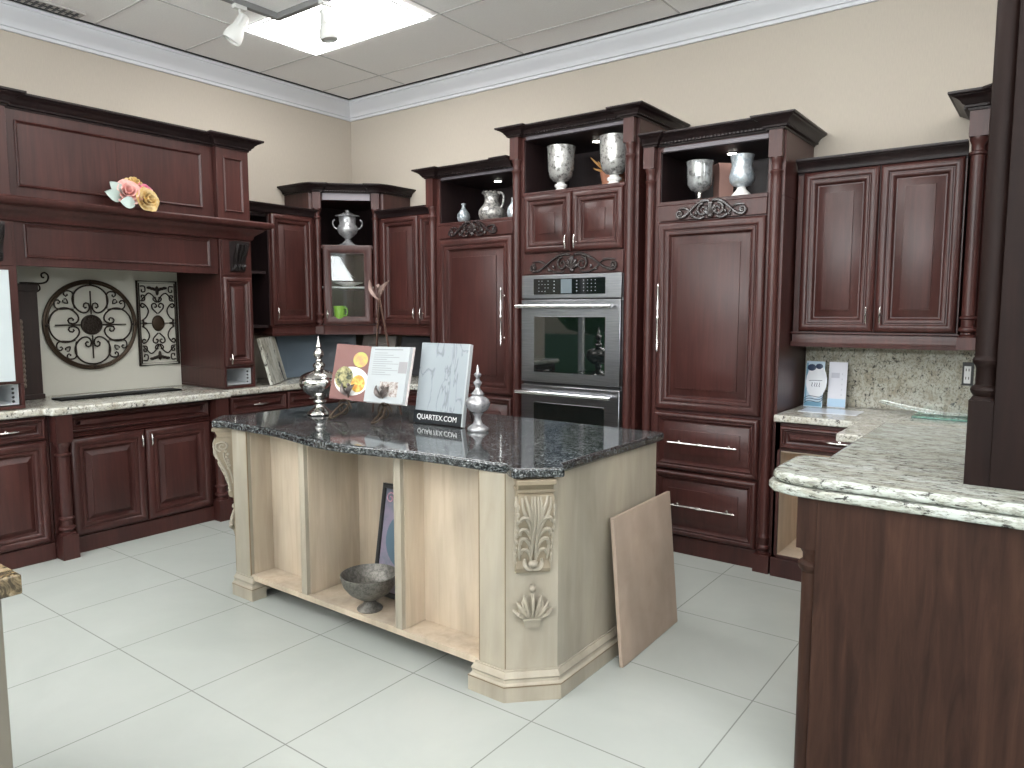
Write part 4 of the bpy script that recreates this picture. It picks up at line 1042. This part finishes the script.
pr = MB().box(0, .288, -.012, .0078, .003, .287).build('right_page', PAPER, bk, M=MT @ Rp, label='right page with recipe text')
m = MB()
for i in range(11): m.box(.03, .13 + .045 * ((i * 7) % 3), -.0124, -.012, .254 - i * .011, .2565 - i * .011)
m.box(.03, .24, -.0124, -.012, .270, .275)
m.build('text_lines', GREYINK, pr, M=MT @ Rp)
m = MB().box(.225, .285, -.0126, -.012, .155, .212); m.build('small_picture', plain('picture_grey', (.32, .31, .32), .5), pr, M=MT @ Rp)
def mot(name, a, b, sc):
    m, nt, bb = nmat(name); v = coords(nt, (1, 1, 1)); f = noise(nt, v, sc, 4, .7); nt.links.new(ramp(nt, f, [(.4, a), (.6, b)]), bb.inputs['Base Color']); setp(bb, Roughness=.5); return m
m = MB().box(.105, .240, -.0126, -.012, .035, .110); m.build('picture', mot('salad_print', (.55, .52, .50), (.22, .16, .14), 60), pr, M=MT @ Rp)
def disc(cx, cz, rx, rz, y0, y1): return MB().add(MB().lathe([(1, y0), (1, y1)], seg=28), T(cx, 0, cz) @ Matrix.Diagonal((rx, 1, rz, 1)) @ R(PI / 2, 'X'))
disc(-.095, .10, .098, .075, .0042, .0047).build('plate_print', plain('plate_print', (.74, .74, .70), .5), pl, M=MT @ Lp)
disc(-.140, .115, .052, .058, .0048, .0052).build('greens_print', mot('greens_print', (.02, .03, .008), (.40, .36, .16), 45), pl, M=MT @ Lp)
disc(-.055, .090, .040, .045, .0048, .0052).build('food_print', mot('food_print', (.60, .22, .03), (.75, .55, .12), 40), pl, M=MT @ Lp)
disc(-.060, .215, .042, .040, .0042, .0047).build('glass_print', mot('glass_print', (.40, .42, .10), (.62, .25, .12), 30), pl, M=MT @ Lp)
# inside the island
t = thing('footed_bowl', 'aged pewter footed bowl standing in the middle bay of the island', 'bowl', (2.845, -2.430, ZU + .0005))
m = MB().lathe([(r * .9, z * .95) for r, z in [(.062, 0), (.064, .006), (.056, .014), (.036, .026), (.028, .040), (.030, .050), (.060, .060), (.100, .085), (.128, .120), (.140, .155), (.143, .172), (.138, .174), (.132, .160), (.118, .125), (.092, .095), (.05, .078), (.0, .074)]], seg=40, cap=True)
m.build('bowl', PEWTER, t, ang=60)
t = thing('framed_picture', 'dark framed floral picture leaning in the island middle bay behind the bowl', 'picture', (2.885, -2.288, ZU + .0005), 0)
MT = R(-.165, 'X')
m = MB().loft_rect(-.178, .178, 0, .52, 0, [(0, -.014), (0, .006), (.006, .010), (.020, .008), (.024, .002)], cap=False, capback=True); m.build('frame', plain('frame_dark', (.018, .018, .02), .35), t, M=MT)
c = MB().box(-.155, .155, -.001, .012, .023, .497).build('canvas', mot('lilac_canvas', (.20, .17, .23), (.13, .145, .185), 14), t, M=MT)
disc(.0, .27, .125, .13, .0012, .0022).build('blue_oval', plain('slate_blue', (.07, .12, .16), .5), c, M=MT @ Matrix.Identity(4))
m = MB()
for i in range(42):
    a = random.random() * 6.28; r = random.random(); m.blob((-.01 + .035 * r * math.cos(a), -.004, .27 + .105 * r * math.sin(a)), (.012, .004, .012), 6, 4)
m.build('flower_relief', mot('yellow_bloom', (.08, .10, .02), (.65, .48, .18), 60), c, M=MT)
m = MB()
for k in range(4): m.tube(spiral(-.12 + .05 * k, .455, .030, .006, k, 1.3, 18, -.003), .0035, 5)
m.build('scroll_relief', plain('pink_paint', (.55, .30, .38), .5), c, M=MT)

# ------------------------------------------------------------------ ornaments in the cabinet tops
def vase(name, label, cat, loc, prof, mat, seg=28, foot=None, footmat=None, part='vessel', extra=None):
    t = thing(name, label, cat, loc)
    MB().lathe(prof, seg=seg).build(part, mat, t, ang=60)
    if foot: MB().lathe(foot, seg=seg).build('foot', footmat or mat, t, ang=60)
    if extra: extra(t)
    return t
vase('bud_vase', 'small blue-grey bottle vase in the top of the left tall cabinet', 'vase', (1.690, -.42, 2.0855), [(.030, 0), (.042, .02), (.048, .045), (.044, .07), (.026, .095), (.014, .112), (.013, .130), (.018, .140), (.018, .145), (.010, .145)], mercury('blue_grey_glass', (.42, .46, .48), (.17, .20, .22), 40, .3))
def jug_extra(t):
    m = MB().tube(bez((.062, 0, .190), (.110, 0, .205), (.125, 0, .150), (.085, 0, .090), 14), .008, 8); m.build('jug_handle', MERCC, t)
    m = MB()
    for i in range(12): m.blob((.058 * math.cos(i * PI / 6), .058 * math.sin(i * PI / 6), .198), (.016, .016, .009), 8, 4)
    m.build('ruffled_rim', MERCC, t)
vase('mosaic_jug', 'silver crackle mosaic jug with a handle, left tall cabinet top', 'jug', (1.945, -.41, 2.0855), [(.066, 0), (.086, .02), (.095, .05), (.092, .078), (.076, .10), (.058, .118), (.050, .140), (.050, .165), (.060, .195), (.056, .195), (.046, .160)], MERCC, extra=jug_extra)
vase('bud_vase', 'pale bottle vase half hidden at the right end of the left tall cabinet top', 'vase', (2.135, -.40, 2.0855), [(.032, 0), (.044, .02), (.050, .05), (.042, .085), (.024, .11), (.018, .13), (.020, .15), (.012, .15)], MERCP)
HUR = [(.030, .072), (.060, .080), (.088, .104), (.100, .140), (.104, .20), (.106, .26), (.112, .300), (.108, .300), (.101, .26), (.098, .20), (.093, .14), (.06, .09), (.0, .085)]
HF = [(.060, 0), (.062, .012), (.040, .024), (.030, .034), (.046, .044), (.046, .056), (.028, .066), (.030, .074)]
CERW = plain('white_ceramic', (.80, .79, .77), .3)
vase('hurricane_vase', 'left of two tall mercury glass hurricane vases above the ovens', 'vase', (2.540, -.425, 2.2225), [(r * .84, z) for r, z in HUR], MERC, 32, [(r * .9, z) for r, z in HF], CERW)
vase('hurricane_vase', 'right of two tall mercury glass hurricane vases above the ovens', 'vase', (2.945, -.435, 2.2225), [(r * .88, z * 1.03) for r, z in HUR], MERC, 32, HF, CERW)
t = thing('terracotta_pot', 'terracotta pot with dry orange sprigs behind the right hurricane vase above the ovens', 'plant pot', (2.815, -.20, 2.2225))
TERR = plain('terracotta', (.48, .21, .13), .7)
MB().lathe([(.06, 0), (.085, .09), (.095, .14), (.09, .14), (.075, .02)], seg=24).build('pot', TERR, t)
m = MB()
for a, b in ((-.10, .10), (-.15, .13), (-.13, .06), (.10, .10)): m.tube(bez((-.02, 0, .12), (a * .5, 0, .16), (a, -.02, .10 + b), (a * 1.1, -.03, .12 + b), 8), [.004, .006, .008, .009, .009, .008, .006, .004, .002], 5)
m.build('dry_sprigs', plain('dry_orange', (.50, .26, .09), .7), t)
vase('goblet_vase', 'ribbed silver glass goblet vase in the top of the right tall cabinet', 'vase', (3.498, -.41, 2.0855), [(.016, .055), (.050, .070), (.070, .100), (.074, .150), (.074, .205), (.079, .232), (.075, .232), (.069, .20), (.068, .12), (.04, .08), (.0, .075)], mercury('ribbed_silver', (.62, .64, .65), (.12, .12, .12), 18, .14), 12, [(.045, 0), (.045, .006), (.018, .016), (.012, .03), (.016, .056)], NICKEL)
vase('clay_vase', 'dusty rose flared vase behind the silver goblet, right tall cabinet top', 'vase', (3.570, -.225, 2.0855), [(.062, 0), (.060, .03), (.062, .10), (.062, .17), (.070, .215), (.078, .235), (.072, .235), (.056, .17), (.05, .03)], plain('dusty_rose', (.36, .21, .18), .6), 4)
vase('hurricane_vase', 'pale blue-white curvy hurricane vase in the right tall cabinet top', 'vase', (3.748, -.41, 2.0855), [(.022, .062), (.050, .072), (.066, .094), (.070, .120), (.062, .150), (.056, .180), (.060, .210), (.066, .238), (.061, .238), (.052, .18), (.058, .14), (.064, .115), (.045, .08), (.0, .076)], MERCP, 30, [(.064, 0), (.060, .012), (.040, .034), (.026, .050), (.024, .064)], CERW)
def urn_extra(t):
    for s in (-1, 1):
        m = MB().tube(bez((s * .070, 0, .145), (s * .120, 0, .140), (s * .135, 0, .215), (s * .100, 0, .220), 12), .0065, 8); m.build('urn_handle', SILVER, t)
    MB().lathe([(.070, .240), (.100, .246), (.102, .252), (.068, .260), (.034, .276), (.015, .283), (.013, .290), (.018, .298), (.0, .304)], seg=32).build('lid', SILVER, t, ang=60)
vase('trophy_urn', 'silver two-handled trophy urn in the open top of the glass-door corner cabinet', 'urn', (.455, -.455, 1.9785), [(.092, 0), (.095, .008), (.062, .022), (.030, .044), (.022, .062), (.034, .074), (.074, .106), (.088, .140), (.082, .162), (.068, .180), (.070, .215), (.072, .240)], SILVER, 36, extra=urn_extra)
bpy.data.objects['trophy_urn'].rotation_euler[2] = PI / 4
t = thing('green_mug', 'lime green mug behind the glass door of the corner cabinet', 'mug', (.440, -.545, 1.3855))
GM = plain('lime_green', (.17, .33, .05), .3)
MB().lathe([(.042, 0), (.046, .01), (.050, .105), (.046, .105), (.042, .012), (0, .01)], seg=24).build('mug_body', GM, t, ang=60)
MB().tube([(.046, .0, .085), (.075, .012, .085), (.082, .014, .055), (.070, .012, .028), (.044, .0, .022)], .006, 8).build('mug_handle', GM, t)
t = thing('dish', 'pale shallow dish on the shelf behind the corner cabinet glass door', 'dish', (.46, -.46, 1.6505))
MB().lathe([(.04, 0), (.06, .012), (.115, .030), (.118, .034), (.06, .018), (0, .012)], seg=30).build('dish_body', CERW, t, ang=60)
MB().lathe([(.036, -.0), (.040, .004), (.038, .006), (.0, .006)], seg=20).build('dish_foot', CERW, t)

# flowers lying on the mantel shelf (local x along the wall)
t = thing('rose_bouquet', 'bunch of pink, magenta and yellow silk roses lying on the hood mantel shelf', 'flowers', (.645, -2.350, 2.0725), PI / 2)
def rose(name, c, r, mat, look):
    m = MB(); rnd = random.Random(int(c[0] * 1000) + 5)
    rows = ((.32, 3, 1.05, .1), (.55, 4, .95, .35), (.78, 5, .78, .6), (1.0, 6, .55, .85))
    for q, n, hh, tilt in rows:
        for i in range(n):
            a0 = 2 * PI * i / n + q * 3; wd = 2 * PI / n * .72; rs = []
            for j in range(5):
                v = j / 4; rad = r * q * (.35 + .75 * v ** .7) * (1 + .12 * tilt * v * v); z = r * (hh * v - .15 * q) * (1 - .10 * tilt * v)
                row = []
                for k in range(6):
                    u = k / 5 * 2 - 1; a = a0 + u * wd; rr = rad * (1 + .05 * math.sin(5 * a)) * (1 - .10 * abs(u)); zz = z - r * .22 * u * u * v
                    row.append((rr * math.cos(a), rr * math.sin(a), zz))
                rs.append(row)
            back = [[(p[0] * .94, p[1] * .94, p[2] - .0) for p in rw][::-1] for rw in rs]
            m.rings([a_ + b_ for a_, b_ in zip(rs, back)], True, True)
    d = Vector(look).normalized(); M = T(*c) @ d.to_track_quat('Z', 'Y').to_matrix().to_4x4()
    return m.build(name, mat, t, M=M, ang=60)
def petal(name, a, b):
    m, nt, bb = nmat(name); v = coords(nt, (1, 1, 1)); f = noise(nt, v, 26, 3, .5); nt.links.new(ramp(nt, f, [(.38, a), (.62, b)]), bb.inputs['Base Color']); setp(bb, Roughness=.6); return m
YEL = petal('yellow_petal', (.62, .40, .13), (.74, .60, .33)); PNK = petal('pink_petal', (.75, .36, .33), (.85, .55, .50)); MAG = petal('magenta_petal', (.70, .10, .24), (.82, .33, .46))
rose('rose', (.000, -.02, .085), .070, PNK, (-.25, -1, .35)).__setitem__('label', 'soft pink rose')
rose('rose', (.095, -.055, .052), .064, YEL, (.1, -1, .2)).__setitem__('label', 'yellow rose with orange heart, in front')
rose('rose', (.105, .0, .095), .062, MAG, (.4, -1, .5)).__setitem__('label', 'magenta rose')
rose('rose', (.055, .02, .140), .056, YEL, (.0, -.6, 1)).__setitem__('label', 'yellow rose on top')
SAGE = plain('sage_leaf', (.42, .50, .47), .55)
for c, rx, rz, L in (((-.045, -.03, .045), -1.25, .2, .105), ((-.03, -.01, .07), -.75, .1, .10), ((.02, -.07, .02), -1.45, -.2, .08)):
    leafmesh(T(*c) @ R(rx, 'Y') @ R(rz, 'X'), L, .036).build('leaf', SAGE, t)

# ------------------------------------------------------------------ lights, sky, camera
def area(name, loc, sx, sy, power, rot=(0, 0, 0), col=(1, 1, 1)):
    l = bpy.data.lights.new(name, 'AREA'); l.shape = 'RECTANGLE'; l.size = sx; l.size_y = sy; l.energy = power; l.color = col
    o = bpy.data.objects.new(name, l); o.location = loc; o.rotation_euler = rot; COL.objects.link(o); return o
for i, (x, y) in enumerate(((3.22, -1.93), (4.42, -2.54), (6.2, -1.32), (2.62, -4.98), (5.03, -4.98), (1.42, -5.6), (7.4, -3.76), (3.82, -7.4), (6.2, -6.8))):  # unseen panels of the ceiling grid; the first added to brighten floor and island
    area('unseen_ceiling_lamp', (x, y, CZ - .02), 1.17, .58, PW, (0, 0, 0), (1, .985, .96))
def daylight_fill(loc, sx, sy, power, rz, up):
    M = R(rz) @ R(PI / 2 + up, 'X'); o = area('daylight_fill_lamp', loc, sx, sy, power, M.to_euler(), (.94, .975, 1.0)); o.data.spread = 2.3  # lamp at a window, tilted up as added fill for the ceiling
daylight_fill((4.3, RY + .02, 2.4), 6.9, .75, 270, 0, .7)
daylight_fill((RX - .02, -5.0, 2.4), 5.0, .75, 240, PI / 2, .95)  # lamp at the made-up right window, added to brighten the ceiling
daylight_fill((.02, -5.88, 2.35), 2.9, .75, 150, -PI / 2, 1.0)

wd = bpy.data.worlds.new('sky'); S.world = wd; wd.use_nodes = True
nt = wd.node_tree; bg = nt.nodes['Background']; sk = nt.nodes.new('ShaderNodeTexSky'); sk.sky_type = 'NISHITA'; sk.sun_elevation = math.radians(50); sk.sun_rotation = math.radians(-60); sk.sun_disc = False
nt.links.new(sk.outputs[0], bg.inputs['Color']); bg.inputs['Strength'].default_value = .14

cam = bpy.data.cameras.new('camera'); cam.sensor_fit = 'HORIZONTAL'; cam.sensor_width = 36; cam.lens = 36 * 732.87 / 1024; cam.clip_start = .05
co = bpy.data.objects.new('camera', cam); COL.objects.link(co)
co.location = (5.25, -4.58, 1.455); co.rotation_euler = (PI / 2 - math.radians(5.749), 0, math.radians(36.846))
S.camera = co
S.view_settings.view_transform = 'Standard'; S.view_settings.look = 'None'; S.view_settings.gamma = 1; S.view_settings.use_curve_mapping = False
S.view_settings.exposure = EXPO
S.cycles.max_bounces = 8; S.cycles.use_denoising = True
